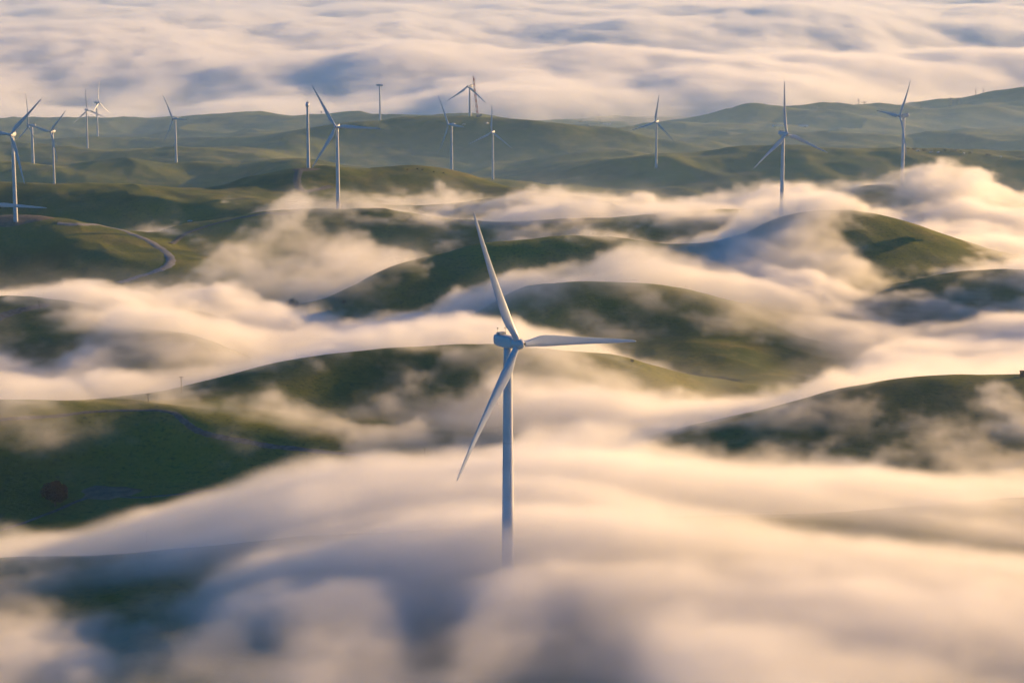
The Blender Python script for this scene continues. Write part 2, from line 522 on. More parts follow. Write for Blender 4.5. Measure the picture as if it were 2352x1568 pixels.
M_CARW = mat('white_vehicle_paint', (0.75, 0.75, 0.74), 0.3, 0.5)
M_GLASS = mat('dark_window_glass', (0.02, 0.025, 0.03), 0.08, 0.6)
M_TYRE = mat('tyre_rubber', (0.02, 0.02, 0.02), 0.9, 0.1)
M_COW = mat('dark_cattle_hide', (0.018, 0.014, 0.012), 0.9, 0.1)
M_YEL = mat('yellow_machine_paint', (0.45, 0.28, 0.03), 0.5, 0.4)
M_HUT = mat('dark_brown_hut_boards', (0.07, 0.045, 0.03), 0.85, 0.2, (2.0, (0.04, 0.03, 0.022), 1.0))
M_LEAFR = mat('reddish_brown_leaves', (0.030, 0.016, 0.011), 0.8, 0.15, (1.2, (0.018, 0.012, 0.009), 1.0))
M_LEAFG = mat('dark_green_leaves', (0.020, 0.035, 0.014), 0.8, 0.15, (1.5, (0.035, 0.05, 0.018), 1.0))
M_BARK = mat('bark', (0.05, 0.038, 0.03), 0.95, 0.1)


def stripe_mat():
    m = bpy.data.materials.new('red_and_white_boom_paint')
    m.use_nodes = True
    nt = m.node_tree
    b_ = nt.nodes['Principled BSDF']
    b_.inputs['Roughness'].default_value = 0.6
    tc = nt.nodes.new('ShaderNodeTexCoord')
    sp = nt.nodes.new('ShaderNodeSeparateXYZ')
    ma = nt.nodes.new('ShaderNodeMath')
    ma.operation = 'PINGPONG'
    ma.inputs[1].default_value = 6.0
    cr = nt.nodes.new('ShaderNodeValToRGB')
    cr.color_ramp.interpolation = 'CONSTANT'
    cr.color_ramp.elements[0].color = (0.45, 0.08, 0.05, 1)
    cr.color_ramp.elements[1].position = 0.5
    cr.color_ramp.elements[1].color = (0.55, 0.48, 0.45, 1)
    mr = nt.nodes.new('ShaderNodeMath')
    mr.operation = 'DIVIDE'
    mr.inputs[1].default_value = 6.0
    nt.links.new(tc.outputs['Object'], sp.inputs[0])
    nt.links.new(sp.outputs['Z'], ma.inputs[0])
    nt.links.new(ma.outputs[0], mr.inputs[0])
    nt.links.new(mr.outputs[0], cr.inputs[0])
    nt.links.new(cr.outputs[0], b_.inputs['Base Color'])
    return m


M_BOOM = stripe_mat()


# ---------------------------------------------------------------- wind turbines
def blade_mesh():
    """48 m blade along +Z, chord along X (trailing edge towards -X), thickness along Y, bent forward (-Y)"""
    st = [0, .015, .035, .06, .10, .15, .20, .27, .35, .45, .55, .65, .75, .85, .93, .975, .995, 1.0]
    ch = [2.0, 2.0, 2.05, 2.3, 2.9, 3.55, 3.8, 3.6, 3.2, 2.75, 2.35, 1.98, 1.65, 1.3, 1.0, 0.72, 0.40, 0.12]
    th = [1, 1, .95, .78, .55, .40, .33, .28, .25, .22, .21, .20, .19, .18, .17, .16, .16, .16]
    K = 20
    vs, fs_ = [], []
    for s_, c_, t_ in zip(st, ch, th):
        r = 1.2 + s_ * 46.8
        tw = R(13) * (1 - s_) ** 2.2
        bend = -3.0 * s_ ** 2
        mixr = np.clip((s_ - 0.03) / 0.10, 0, 1)
        for k in range(K):
            an = 2 * math.pi * k / K
            cxx, syy = math.cos(an), math.sin(an)
            # airfoil like section: quarter chord on the spar
            x = cxx * 0.5
            xa = x - 0.22 * mixr
            y = syy * 0.5 * t_ * (1 - mixr * 0.75 * (0.5 - x)) * (1.15 if mixr > 0 else 1)
            X_, Y_ = xa * c_, y * c_
            vs.append((X_ * math.cos(tw) - Y_ * math.sin(tw), X_ * math.sin(tw) + Y_ * math.cos(tw) + bend, r))
    for i in range(len(st) - 1):
        for k in range(K):
            k2 = (k + 1) % K
            fs_.append((i * K + k, i * K + k2, (i + 1) * K + k2, (i + 1) * K + k))
    fs_.append(tuple(range(K)))
    fs_.append(tuple((len(st) - 1) * K + k for k in range(K)))
    return from_pydata('blade', vs, fs_, True)


def hub_mesh():
    """spinner: axis along -Y (forward), centre at the origin"""
    m = MB()
    pr = [(1.9, 1.55), (1.6, 1.75), (0.8, 1.85), (-0.2, 1.85), (-1.0, 1.65), (-1.7, 1.25), (-2.15, 0.75), (-2.4, 0.25)]
    K = 24
    vs, fs_ = [], []
    for y, r in pr:
        for k in range(K):
            an = 2 * math.pi * k / K
            vs.append((r * math.cos(an), y, r * math.sin(an)))
    for i in range(len(pr) - 1):
        for k in range(K):
            k2 = (k + 1) % K
            fs_.append((i * K + k, i * K + k2, (i + 1) * K + k2, (i + 1) * K + k))
    fs_ += [tuple(range(K)), tuple((len(pr) - 1) * K + k for k in range(K))]
    m.add(vs, fs_)
    return m.mesh('hub', True)


def nacelle_mesh():
    m = MB()
    # cross sections along +Y (rearwards): (y, half width, z bottom, z top)
    sec = [(1.95, 1.1, -1.1, 1.1), (2.3, 1.5, -1.6, 1.7), (3.2, 1.75, -1.85, 1.95), (6.5, 1.8, -1.9, 2.0), (9.0, 1.75, -1.75, 2.0), (10.4, 1.6, -1.35, 1.9), (10.9, 1.25, -0.9, 1.5)]
    K = 20
    vs, fs_ = [], []
    for y, w_, z0, z1 in sec:
        for k in range(K):
            an = 2 * math.pi * (k + 0.5) / K
            c_, s_ = math.cos(an), math.sin(an)
            e = 0.42
            X_ = math.copysign(abs(c_) ** e, c_) * w_
            Z_ = math.copysign(abs(s_) ** e, s_)
            vs.append((X_, y, (z0 + z1) / 2 + Z_ * (z1 - z0) / 2))
    for i in range(len(sec) - 1):
        for k in range(K):
            k2 = (k + 1) % K
            fs_.append((i * K + k, i * K + k2, (i + 1) * K + k2, (i + 1) * K + k))
    fs_ += [tuple(range(K)), tuple((len(sec) - 1) * K + k for k in range(K))]
    m.add(vs, fs_)
    me = m.mesh('nacelle', True)
    return me


def simple(fn, name, smooth=False):
    m = MB()
    fn(m)
    return m.mesh(name, smooth)


ME_BLADE, ME_HUB, ME_NAC = blade_mesh(), hub_mesh(), nacelle_mesh()
ME_COOL = simple(lambda m: (m.box((0, 8.6, 2.35), (2.6, 1.6, 0.7), 0.12)), 'cooler')
ME_MAST = simple(lambda m: (m.tube([(0.6, 7.0, 1.95), (0.6, 7.0, 4.6)], 0.05, 6), m.tube([(0.2, 7.0, 4.2), (1.0, 7.0, 4.2)], 0.04, 6), m.box((0.2, 7.0, 4.28), (0.18, 0.18, 0.25))), 'wind_mast')
ME_LAMP = simple(lambda m: (m.tube([(-0.6, 9.6, 1.95), (-0.6, 9.6, 3.9)], 0.05, 6), m.box((-0.6, 9.6, 3.95), (0.3, 0.3, 0.3))), 'beacon_mast')
ME_GAP = simple(lambda m: m.tube([(0, 1.85, 0), (0, 2.02, 0)], [1.25, 1.25], 20), 'rotor_bearing')
ME_HATCH = simple(lambda m: (m.box((0.62, -1.9, 0.25), (0.75, 0.9, 0.75), 0.08), ), 'hub_hatch')


def tower_mesh(h):
    m = MB()
    ks = [0, .02, .25, .2503, .25, .5, .75, 1.0]
    P_, r_ = [], []
    n_ = 26
    for i in range(n_ + 1):
        t = i / n_
        P_.append((0, 0, -h * (1 - t)))
        r_.append(2.15 + (1.35 - 2.15) * max(0.0, t) ** 1.05)
    m.tube(P_, r_, 32)
    return m.mesh('tower', True)


def flange_mesh(h):
    m = MB()
    for t in (0.63,):
        r = 2.15 - 0.8 * t ** 1.05
        m.tube([(0, 0, -h * (1 - t)), (0, 0, -h * (1 - t) + 0.12)], r + 0.035, 32)
    return m.mesh('tower_flange', True)


TG = 'wind turbines on the fog covered hills'


def turbine(label, hub, psi, theta, blades=3, rad=48.0, tower_h=None, nac=True, group=TG, head=1.0):
    s = rad / 48.0
    hx = Vector(at(*hub))
    p = R(psi)
    a = Vector((math.sin(p), -math.cos(p), 0))            # from nacelle to hub
    base = hx - a * 5.2 * s
    gz_ = float(ground(np.array(base.x), np.array(base.y)))
    h = base.z - 1.85 * s - gz_ + 1.0
    t = empty('wind_turbine', (base.x, base.y, gz_), p, label=label, category='wind turbine', group=group)
    ME_T = tower_mesh(h / s)
    tw = put('tower', ME_T, [M_WHITE] if not ME_T.materials else [], t)
    tw.location = (0, 0, base.z - 1.85 * s - gz_)
    tw.scale = (s, s, s)
    ME_F = flange_mesh(h / s)
    ME_F.materials.append(M_STEEL)
    fl = put('tower_joint', ME_F, [], tw) if rad == 48.0 and hub[2] < 1000 else None
    hz = hx.z - gz_
    for nm, me, mt in (('nacelle', ME_NAC, M_WHITE), ('hub', ME_HUB, M_WHITE)):
        if not me.materials:
            me.materials.append(mt)
        o = put(nm, me, [], t)
        o.location = (0, -5.2 * s, hz)
        o.scale = (s * head, s * head, s * head)
        if nm == 'nacelle':
            for n2, m2, mt2 in (('cooler', ME_COOL, M_STEEL), ('wind_mast', ME_MAST, M_DARK), ('beacon_mast', ME_LAMP, M_DARK), ('rotor_bearing', ME_GAP, M_DARK)):
                if not m2.materials:
                    m2.materials.append(mt2)
                put(n2, m2, [], o)
        else:
            if not ME_HATCH.materials:
                ME_HATCH.materials.append(M_DARK)
            put('hub_hatch', ME_HATCH, [], o)
    if not ME_BLADE.materials:
        ME_BLADE.materials.append(M_BLADE)
    for k in range(3):
        if blades == 3 or (blades == 2 and k > 0):
            o = put('blade', ME_BLADE, [], t)
            o.location = (0, -5.2 * s, hz)
            # local +Z must point at angle theta measured anticlockwise from the right as seen from the front
            o.rotation_euler = (0, R(90 - (theta + 120 * k)), 0)
            o.scale = (s, s, s)
    return t


turbine('large white turbine in the centre foreground, its tower base sunk in thick fog', (1191, 790, 713), 40, -5)
turbine('turbine with one blade level to the right, standing in fog on the road ridge', (771, 292, 2308), -12, -1)
turbine('turbine on the bare gravel pad at the far left, tallest of the left cluster', (24, 310, 2190), -10, 46)
turbine('left turbine behind the long green hill, its upper blades making a wide V', (116, 303, 3617), -27, 46)
turbine('far left turbine with one blade straight up, seen behind the crossing blades', (65, 289, 4180), -60, 88, rad=61)
turbine('distant turbine left of the side-on one, against the low fog bank', (201, 253, 4890), 38, -24, rad=46)
turbine('distant side-on turbine with an upright blade, highest in the left cluster', (227, 236, 5450), 74, 90, rad=51)
turbine('small lone turbine on the dim hill left of centre, a blade level to the right', (397, 273, 4240), -45, 0, rad=50)
turbine('bare tower with a rotorless head on the green hill beside the dark track', (706, 242, 2820), 4, 0, blades=0, head=1.25)
turbine('distant rotorless tower with a side-on nacelle on the ridge against the fog bank', (878, 196, 5600), 80, 0, blades=0, rad=56, head=1.15)
turbine('turbine whose tower rises just behind the sunlit hilltop with the cattle', (1030, 287, 4080), -57, 0, rad=59)
turbine('turbine with an upright blade in front of the sunlit grass patch at centre', (1129, 304, 4120), -25, 87, rad=49)
turbine('unfinished turbine with only two drooping blades beside the red lattice crane', (1074, 199, 5230), -42, 90, blades=2, rad=69)
turbine('turbine standing alone between the centre hills and the right ridge', (1505, 280, 4380), -30, 80, rad=53)
turbine('tall turbine rising out of the fog bank on the right, a blade pointing straight up', (1807, 308, 2200), 30, 97, rad=51)
turbine('side-on turbine at the far right with its nacelle pointing right', (2067, 266, 2540), -70, 57)
turbine('turbine cut by the left edge, only one level blade reaching into the picture', (-20, 472, 2050), -6, -1.5, rad=52)


# ---------------------------------------------------------------- cranes
def lattice(m, p0, p1, w0, w1, nseg, r, seg=4):
    p0, p1 = Vector(p0), Vector(p1)
    t = (p1 - p0).normalized()
    a = t.cross(Vector((0, 1, 0))).normalized()
    b_ = t.cross(a)
    rings = []
    for i in range(nseg + 1):
        f = i / nseg
        w_ = (w0 + (w1 - w0) * f) / 2
        c_ = p0.lerp(p1, f)
        rings.append([c_ + a * x * w_ + b_ * y * w_ for x, y in ((-1, -1), (1, -1), (1, 1), (-1, 1))])
    for k in range(4):
        m.tube([rings[0][k], rings[-1][k]], r, seg)
    for i in range(nseg):
        for k in range(4):
            k2 = (k + 1) % 4
            m.tube([rings[i][k], rings[i + 1][k2 if i % 2 else k2]], r * 0.6, 3)
            m.tube([rings[i + 1][k], rings[i + 1][k2]], r * 0.6, 3)


def crawler_crane():
    b0 = at(1097, 286, 5215)
    b0[2] = float(ground(b0[0], b0[1]))
    tip = Vector(at(1087, 174, 5215)) - Vector(b0)
    t = empty('crawler_crane', b0, 0, label='tall red and white lattice crane beside the two bladed turbine', category='crane')
    m = MB()
    lattice(m, (0, 0, 3), tip, 4.4, 2.6, 30, 0.5)
    m.box((0, 0, 3), (3.5, 3.5, 1.5))
    put('boom', m.mesh('boom'), [M_BOOM], t)
    m = MB()
    q = Vector((0, 0, 3)).lerp(tip, 0.88)
    lattice(m, q, q + Vector((3.6, 0, 6)), 1.2, 0.6, 5, 0.18)
    put('boom_strut', m.mesh('boom_strut'), [M_BOOM], t)
    m = MB()
    m.tube([tip, (tip.x + 2, 0, 4)], 0.12, 4)
    m.tube([tip + Vector((-1.0, 0, 0)), (tip.x - 1.0, 0, 12)], 0.10, 4)
    m.tube([q + Vector((3.6, 0, 6)), (9, 0, 6)], 0.12, 4)
    put('cable', m.mesh('cable'), [M_DARK], t)
    m = MB()
    m.box((3, 0, 3.2), (10, 4.5, 2.6), 0.3)
    put('machine_house', m.mesh('machine_house'), [M_BOOM], t)
    m = MB()
    m.box((8, 0, 4.2), (3, 5.5, 3.5), 0.2)
    put('counterweight', m.mesh('counterweight'), [M_DARK], t)
    for sy in (-3.4, 3.4):
        m = MB()
        m.box((1, sy, 0.9), (11, 1.4, 1.8), 0.5)
        put('track', m.mesh('track'), [M_DARK], t)


crawler_crane()


def mobile_crane(foot, tip_, label):
    b0 = hit(foot[0], foot[1])
    tip_ = (tip_[0], tip_[1], b0[1])
    tip = Vector(at(*tip_)) - Vector(b0)
    t = empty('mobile_crane', b0, 0, label=label, category='crane', group='small cranes on the centre ridge')
    m = MB()
    d_ = tip - Vector((0, 0, 3))
    for f0, f1, w_ in ((0, .45, 0.75), (.40, .75, 0.6), (.7, 1, 0.48)):
        m.tube([Vector((0, 0, 3)) + d_ * f0, Vector((0, 0, 3)) + d_ * f1], w_, 6)
    put('boom', m.mesh('boom'), [M_DARK], t)
    m = MB()
    m.box((0, 0, 1.8), (12, 2.8, 1.4), 0.2)
    m.box((5.4, 0, 2.6), (2.2, 2.7, 2.2), 0.3)
    put('chassis', m.mesh('chassis'), [M_YEL], t)
    m = MB()
    m.box((-1.2, 0, 3.3), (4.5, 2.6, 1.8), 0.2)
    put('turntable', m.mesh('turntable'), [M_YEL], t)
    for x in (-4.5, -2.5, 3, 5):
        m = MB()
        m.tube([(x, -1.45, 0.75), (x, 1.45, 0.75)], 0.75, 12)
        put('wheel', m.mesh('wheel'), [M_TYRE], t)


mobile_crane((1333, 281, 5430), (1341, 262, 5430), 'small mobile crane with a dark boom leaning right on the centre ridge')
mobile_crane((1381, 283, 5430), (1370, 257, 5430), 'small mobile crane with a longer boom leaning left on the centre ridge')


# ---------------------------------------------------------------- vehicles, containers, sheds
def pickup_parts():
    body, cab, win = MB(), MB(), MB()
    body.box((0, 0, 0.85), (5.4, 1.95, 0.75), 0.15)
    cab.box((0.35, 0, 1.5), (2.3, 1.75, 0.75), 0.2)
    win.box((0.35, 0, 1.55), (2.0, 1.79, 0.42), 0.05)
    wh = MB()
    wh.tube([(0, -0.14, 0), (0, 0.14, 0)], 0.38, 14)
    ms = [body.mesh('body'), cab.mesh('cab'), win.mesh('window'), wh.mesh('wheel')]
    for me, mt in zip(ms, (M_CARW, M_CARW, M_GLASS, M_TYRE)):
        me.materials.append(mt)
    return ms


PICK = pickup_parts()


def pickup(px, py, d, rot, label, group, scale=1.0):
    p = at(px, py, d) if d else hit(px, py)
    p[2] = float(ground(p[0], p[1])) + 0.3
    t = empty('pickup_truck', p, R(rot), label=label, category='truck', group=group)
    t.scale = (scale,) * 3
    for nm, me in zip(('body', 'cab', 'window'), PICK):
        put(nm, me, [], t)
    for x in (-1.7, 1.75):
        for y in (-0.88, 0.88):
            o = put('wheel', PICK[3], [], t)
            o.location = (x, y, 0.38)


VG = 'small white vehicles on the hills'
pickup(436, 511, None, 20, 'tiny white truck on the gravel road left of the central fog plume', VG, 1.1)
pickup(1066, 288, None, 10, 'tiny white truck just left of the two bladed turbine tower', VG, 1.4)
pickup(1119, 286, None, 60, 'white truck on the ridge just behind the upright blade right of the lattice crane', VG, 1.6)
pickup(1355, 290, None, 0, 'white truck parked below and between the two small cranes', VG, 1.5)
for i, (px, py) in enumerate(((2108, 355), (2138, 355), (2155, 355), (2214, 356), (2299, 360))):
    pickup(px, py, 4425, 20 * i, 'white truck on the long right ridge, ' + ('leftmost of the five', 'second from the left', 'in the middle of the five', 'second from the right', 'alone near the right edge')[i], 'white trucks along the right ridge', 1.3)


def container(px, py, d, L_, label, cat='container', name='storage_container', H_=2.7):
    p = hit(px, py)
    t = empty(name, p, R(4), label=label, category=cat, group='white containers on the far right slope' if d > 5600 else 'white containers on the centre ridge')
    m = MB()
    m.box((0, 0, H_ / 2), (L_, 2.5, H_), 0.06)
    for i in range(int(L_ / 0.6)):
        m.box((-L_ / 2 + 0.5 + i * 0.6, -1.26, H_ / 2), (0.25, 0.08, H_ * 0.9))
    put('box', m.mesh('box'), [M_CARW], t)
    m = MB()
    m.box((L_ / 2 + 0.03, -0.6, H_ / 2), (0.06, 1.1, H_ * 0.85))
    m.box((L_ / 2 + 0.03, 0.6, H_ / 2), (0.06, 1.1, H_ * 0.85))
    put('door', m.mesh('door'), [M_STEEL], t)


for i, px in enumerate((1387, 1394, 1401)):
    container(px, 286, 5360, 6.0, 'pale container right of the small cranes, ' + ('leftmost', 'middle', 'rightmost') + ' of three' if False else 'pale container right of the small cranes, %s of three' % ('leftmost', 'middle', 'rightmost')[i])
for i, px in enumerate((1776, 1783, 1790, 1797)):
    container(px, 291, 5900, 4.5, 'short white container behind the right turbine, %s of four in a row' % ('leftmost', 'second', 'third', 'rightmost')[i], H_=5.0)


def shed():
    p = hit(1845, 292)
    t = empty('farm_shed', p, R(5), label='long pale low shed on the slope right of the upright blade of the right turbine', category='shed')
    m = MB()
    m.box((0, 0, 2), (26, 9, 4))
    for i in range(6):
        m.box((-11 + i * 4.4, -4.55, 1.6), (0.2, 0.1, 3.2))
    put('wall', m.mesh('wall'), [M_CARW], t)
    m = MB()
    m.add([(-13.5, -5, 4.01), (13.5, -5, 4.01), (13.5, 5, 4.01), (-13.5, 5, 4.01), (-13.5, 0, 5.8), (13.5, 0, 5.8)], [(0, 1, 5, 4), (2, 3, 4, 5), (0, 4, 3), (1, 2, 5), (0, 3, 2, 1)])
    put('roof', m.mesh('roof'), [M_STEEL], t)
    m = MB()
    m.box((4, -4.58, 1.5), (3.4, 0.12, 3.0))
    put('door', m.mesh('door'), [M_DARK], t)


shed()


def hut():
    p = at(2351, 866, 1118)
    p[2] = float(ground(p[0], p[1])) - 0.1
    t = empty('hut', p, R(-12), label='small dark brown hut on the crest of the lower right hill at the picture edge', category='hut')
    m = MB()
    m.box((0, 0, 1.25), (3.6, 2.6, 2.5))
    for i in range(9):
        m.box((-1.7 + i * 0.425, -1.31, 1.25), (0.06, 0.05, 2.4))
    put('wall', m.mesh('wall'), [M_HUT], t)
    m = MB()
    m.add([(-2.0, -1.5, 2.51), (2.0, -1.5, 2.51), (2.0, 1.5, 2.75), (-2.0, 1.5, 2.75), (-2.0, -1.5, 2.65), (2.0, -1.5, 2.65), (2.0, 1.5, 2.9), (-2.0, 1.5, 2.9)],
          [(0, 1, 2, 3), (4, 7, 6, 5), (0, 4, 5, 1), (1, 5, 6, 2), (2, 6, 7, 3), (3, 7, 4, 0)])
    put('roof', m.mesh('roof'), [M_WOOD], t)
    m = MB()
    m.box((-0.9, -1.34, 1.45), (0.8, 0.06, 1.1))
    put('window', m.mesh('window'), [M_GLASS], t)


hut()

# ---------------------------------------------------------------- poles and pylons
def pole(foot, top_py, label, arms=1, name='utility_pole', group='wooden utility poles in the fog'):
    if len(foot) == 2:
        p = hit(*foot)
    else:
        p = at(*foot)
        p[2] = float(ground(p[0], p[1]))
    h = float(at(foot[0], top_py, p[1])[2] - p[2])
    h = min(max(h, 4.0), 14.0)
    t = empty(name, p, 0.2, label=label, category='pole', group=group)
    m = MB()
    m.tube([(0, 0, -0.5), (0, 0, h)], [0.19, 0.12], 10)
    put('post', m.mesh('post'), [M_WOOD], t)
    if arms:
        m = MB()
        m.box((0, -0.16, h - 0.5), (2.6, 0.12, 0.14))
        m.tube([(-0.8, -0.16, h - 0.5), (0, -0.16, h - 1.3)], 0.04, 5)
        m.tube([(0.8, -0.16, h - 0.5), (0, -0.16, h - 1.3)], 0.04, 5)
        o = put('crossarm', m.mesh('crossarm'), [M_WOOD], t)
        for x in (-1.15, -0.55, 0.55, 1.15):
            m = MB()
            m.tube([(x, -0.16, h - 0.44), (x, -0.16, h - 0.2)], [0.08, 0.06], 8)
            put('insulator', m.mesh('insulator'), [M_DARK], o)


pole((341, 945, 1262), 903, 'wooden pole with crossarm at the lower edge of the left fog stream')
pole((417, 910, 1300), 864, 'wooden pole with crossarm half lost in the left fog, right of its twin')
pole((976, 1068, 1155), 1027, 'plain dark pole by the track left of the main tower', 0)
pole((1316, 1058, 1120), 1022, 'wooden cross shaped pole in the fog right of the main tower')
pole((134, 1128), 1093, 'utility pole behind the reddish tree at the lower left')
pole((347, 1146), 1134, 'short pale post beside the lower left dirt track', 0, 'post', 'short posts on the left')
pole((90, 712, 1600), 690, 'thin post on the little hill at the left edge above the fog', 0, 'post', 'short posts on the left')


def pylon_mesh():
    m = MB()
    H_ = 34.0
    lattice(m, (0, 0, 0), (0, 0, 20), 7.0, 2.2, 7, 0.22)
    lattice(m, (0, 0, 20), (0, 0, H_), 2.2, 1.4, 7, 0.2)
    a = m.mesh('mast')
    m = MB()
    for z, w_ in ((21, 7.5), (26, 8.5), (31, 7.0)):
        for s_ in (-1, 1):
            m.tube([(s_ * 0.7, 0, z + 1.2), (s_ * w_, 0, z + 0.2)], 0.2, 4)
            m.tube([(s_ * 0.7, 0, z - 0.4), (s_ * w_, 0, z + 0.2)], 0.2, 4)
    b_ = m.mesh('crossarm')
    a.materials.append(M_PYLON)
    b_.materials.append(M_PYLON)
    return a, b_


PYL = pylon_mesh()
for px, pyt, pyb, d, lab in ((1972, 229, 249, 7100, 'lattice pylon behind the middle right hill, taller of that pair'),
                             (1986, 233, 250, 7300, 'lattice pylon just right of its taller twin behind the middle right hill'),
                             (2184, 223, 250, 6900, 'lattice pylon left of its twin where the far right mountain begins'),
                             (2202, 224, 247, 7000, 'lattice pylon right of its twin where the far right mountain begins'),
                             (2241, 219, 236, 7700, 'lattice pylon low on the skyline of the far right mountain'),
                             (2258, 214, 230, 7800, 'lattice pylon higher on the skyline of the far right mountain'),
                             (2058, 252, 266, 7300, 'faint lattice pylon left of the side-on turbine'),
                             (2115, 249, 264, 7000, 'faint lattice pylon right of the side-on turbine'),
                             (738, 254, 272, 6400, 'faint lone lattice pylon behind the rotorless tower')):
    tp = at(px, pyt, d)
    gz_ = float(ground(tp[0], tp[1]))
    t = empty('power_pylon', (tp[0], tp[1], tp[2] - 34.0), R(15), label=lab, category='pylon', group='power pylons on the skyline')
    k = (tp[2] - gz_) / 34.0
    t.location.z = gz_
    k = min(max(k, 0.7), 2.2)
    t.scale = (min(k, 1.3), min(k, 1.3), k)
    put('mast', PYL[0], [], t)
    put('crossarm', PYL[1], [], t)


# ---------------------------------------------------------------- cattle
def cow_mesh():
    """body, neck, head, legs and tail in one skin; nose towards +X"""
    V_ = [(-0.95, 0, 1.15), (-0.4, 0, 1.18), (0.2, 0, 1.18), (0.75, 0, 1.2), (1.15, 0, 1.3), (1.5, 0, 1.25), (1.85, 0, 1.02),
          (-1.0, 0, 0.75), (-1.05, 0, 0.4)]
    Rr = [(.30, .34), (.36, .42), (.36, .42), (.30, .36), (.19, .24), (.16, .17), (.09, .10), (.04, .04), (.04, .04)]
    E_ = [(0, 1), (1, 2), (2, 3), (3, 4), (4, 5), (5, 6), (0, 7), (7, 8)]
    for x, par in ((-0.85, 0), (0.7, 3)):
        for y in (-0.24, 0.24):
            i = len(V_)
            bx_ = -0.12 if x < 0 else 0.0
            V_ += [(x, y, 0.85), (x + bx_, y, 0.45), (x + 0.02, y, 0.02)]
            Rr += [(.16, .16), (.09, .09), (.07, .07)]
            E_ += [(par, i), (i, i + 1), (i + 1, i + 2)]
    for y in (-0.2, 0.2):
        i = len(V_)
        V_.append((1.42, y * 1.2, 1.42))
        Rr.append((.05, .04))
        E_.append((5, i))
    me = bpy.data.meshes.new('cow')
    me.from_pydata(V_, E_, [])
    o = bpy.data.objects.new('tmp', me)
    COL.objects.link(o)
    sk = o.modifiers.new('s', 'SKIN')
    for i, r in enumerate(Rr):
        me.skin_vertices[0].data[i].radius = r
        me.skin_vertices[0].data[i].use_root = (i == 0)
    sb = o.modifiers.new('b', 'SUBSURF')
    sb.levels = sb.render_levels = 1
    dg = bpy.context.evaluated_depsgraph_get()
    out = bpy.data.meshes.new_from_object(o.evaluated_get(dg))
    bpy.data.objects.remove(o)
    out.name = 'cow'
    out.materials.clear()
    out.materials.append(M_COW)
    out.polygons.foreach_set('use_smooth', [True] * len(out.polygons))
    return out


CW = cow_mesh()
for i, (px, py, rz) in enumerate(((935, 391, 0), (959, 390, 170), (970, 391, 30), (997, 396, 200), (1018, 399, 10))):
    p = hit(px, py + 1)
    o = put('cow', CW, label='black cow grazing on the sunlit hilltop at centre, %s of five' % ('leftmost', 'second from left', 'middle', 'second from right', 'rightmost')[i], category='cow', group='black cattle on the sunlit hilltop')
    o.location = p
    o.rotation_euler = (0, 0, R(rz))


# ---------------------------------------------------------------- trees
def tree(p, w_, h_, leaf, label, cat='tree', name='round_tree', seed=1, nleaf=2600, trunk_f=0.28, group=None):
    rnd = random.Random(seed)
    props = dict(label=label, category=cat)
    if group:
        props['group'] = group
    t = empty(name, p, 0, **props)
    m = MB()
    th = h_ * trunk_f
    m.tube([(0, 0, -0.4), (0.05, 0, th), (0.1, 0.05, h_ * 0.6)], [0.045 * h_, 0.03 * h_, 0.012 * h_], 9)
    for k in range(9):
        an = k * 2.4
        z0 = th + (h_ * 0.35) * rnd.random()
        m.tube([(0, 0, z0), (math.cos(an) * w_ * 0.2, math.sin(an) * w_ * 0.2, z0 + h_ * 0.15), (math.cos(an) * w_ * 0.36, math.sin(an) * w_ * 0.36, z0 + h_ * 0.25)], [0.018 * h_, 0.012 * h_, 0.005 * h_], 6)
    put('trunk', m.mesh('trunk'), [M_BARK], t)
    cl = []
    for k in range(26):
        while True:
            q = Vector((rnd.uniform(-1, 1), rnd.uniform(-1, 1), rnd.uniform(-1, 1)))
            if q.length < 1:
                break
        cl.append((Vector((q.x * w_ * 0.36, q.y * w_ * 0.36, h_ * 0.56 + q.z * h_ * 0.32)), rnd.uniform(0.10, 0.19) * w_))
    V_, F_ = [], []
    for k in range(nleaf):
        c_, r = rnd.choice(cl)
        d_ = Vector((rnd.gauss(0, 1), rnd.gauss(0, 1), rnd.gauss(0, 1))).normalized() * r * rnd.uniform(0.6, 1.1)
        p_ = c_ + d_
        a = Vector((rnd.gauss(0, 1), rnd.gauss(0, 1), rnd.gauss(0, 1))).normalized()
        b_ = a.orthogonal().normalized()
        s_ = rnd.uniform(0.02, 0.042) * w_
        i = len(V_)
        V_ += [p_ - a * s_, p_ + b_ * s_ * 0.6, p_ + a * s_, p_ - b_ * s_ * 0.6]
        F_.append((i, i + 1, i + 2, i + 3))
    me = bpy.data.meshes.new('crown')
    me.from_pydata([tuple(q) for q in V_], [], F_)
    put('crown', me, [leaf], t)


p = hit(127, 1162)
tree(p, 15.0, 13.0, M_LEAFR, 'round reddish brown tree by the track at the lower left', seed=4, trunk_f=0.08, nleaf=7000)
for i, (px, py, w_, h_, lab) in enumerate(((672, 712, 16, 9, 'wide dark oak clump in the valley below the central fog plume'), (640, 716, 10, 6, 'lower dark bush left of the wide oak clump below the plume'),
                                           (1452, 832, 3.2, 1.8, 'tiny dark bush on the golden slope right of the main turbine'),
                                           (790, 700, 6, 4, 'faint bush in the valley right of the wide oak clump'))):
    tree(hit(px, py), w_, h_, M_LEAFG, lab, 'bush' if i else 'tree', 'bush' if i else 'oak_tree', 10 + i, 1500, 0.1)
for i, px in enumerate((2085, 2100, 2120, 2146, 2170, 2190, 2206, 2226, 2270)):
    p = at(px, 356, 4436)
    p[2] = float(ground(p[0], p[1]))
    tree(p, 9 + 3 * (i % 3), 4.5, M_LEAFG, 'low dark bush along the long right ridge, %s from the left' % ('first', 'second', 'third', 'fourth', 'fifth', 'sixth', 'seventh', 'eighth', 'ninth')[i], 'bush', 'bush', 40 + i, 260, 0.1, 'bushes along the right ridge')


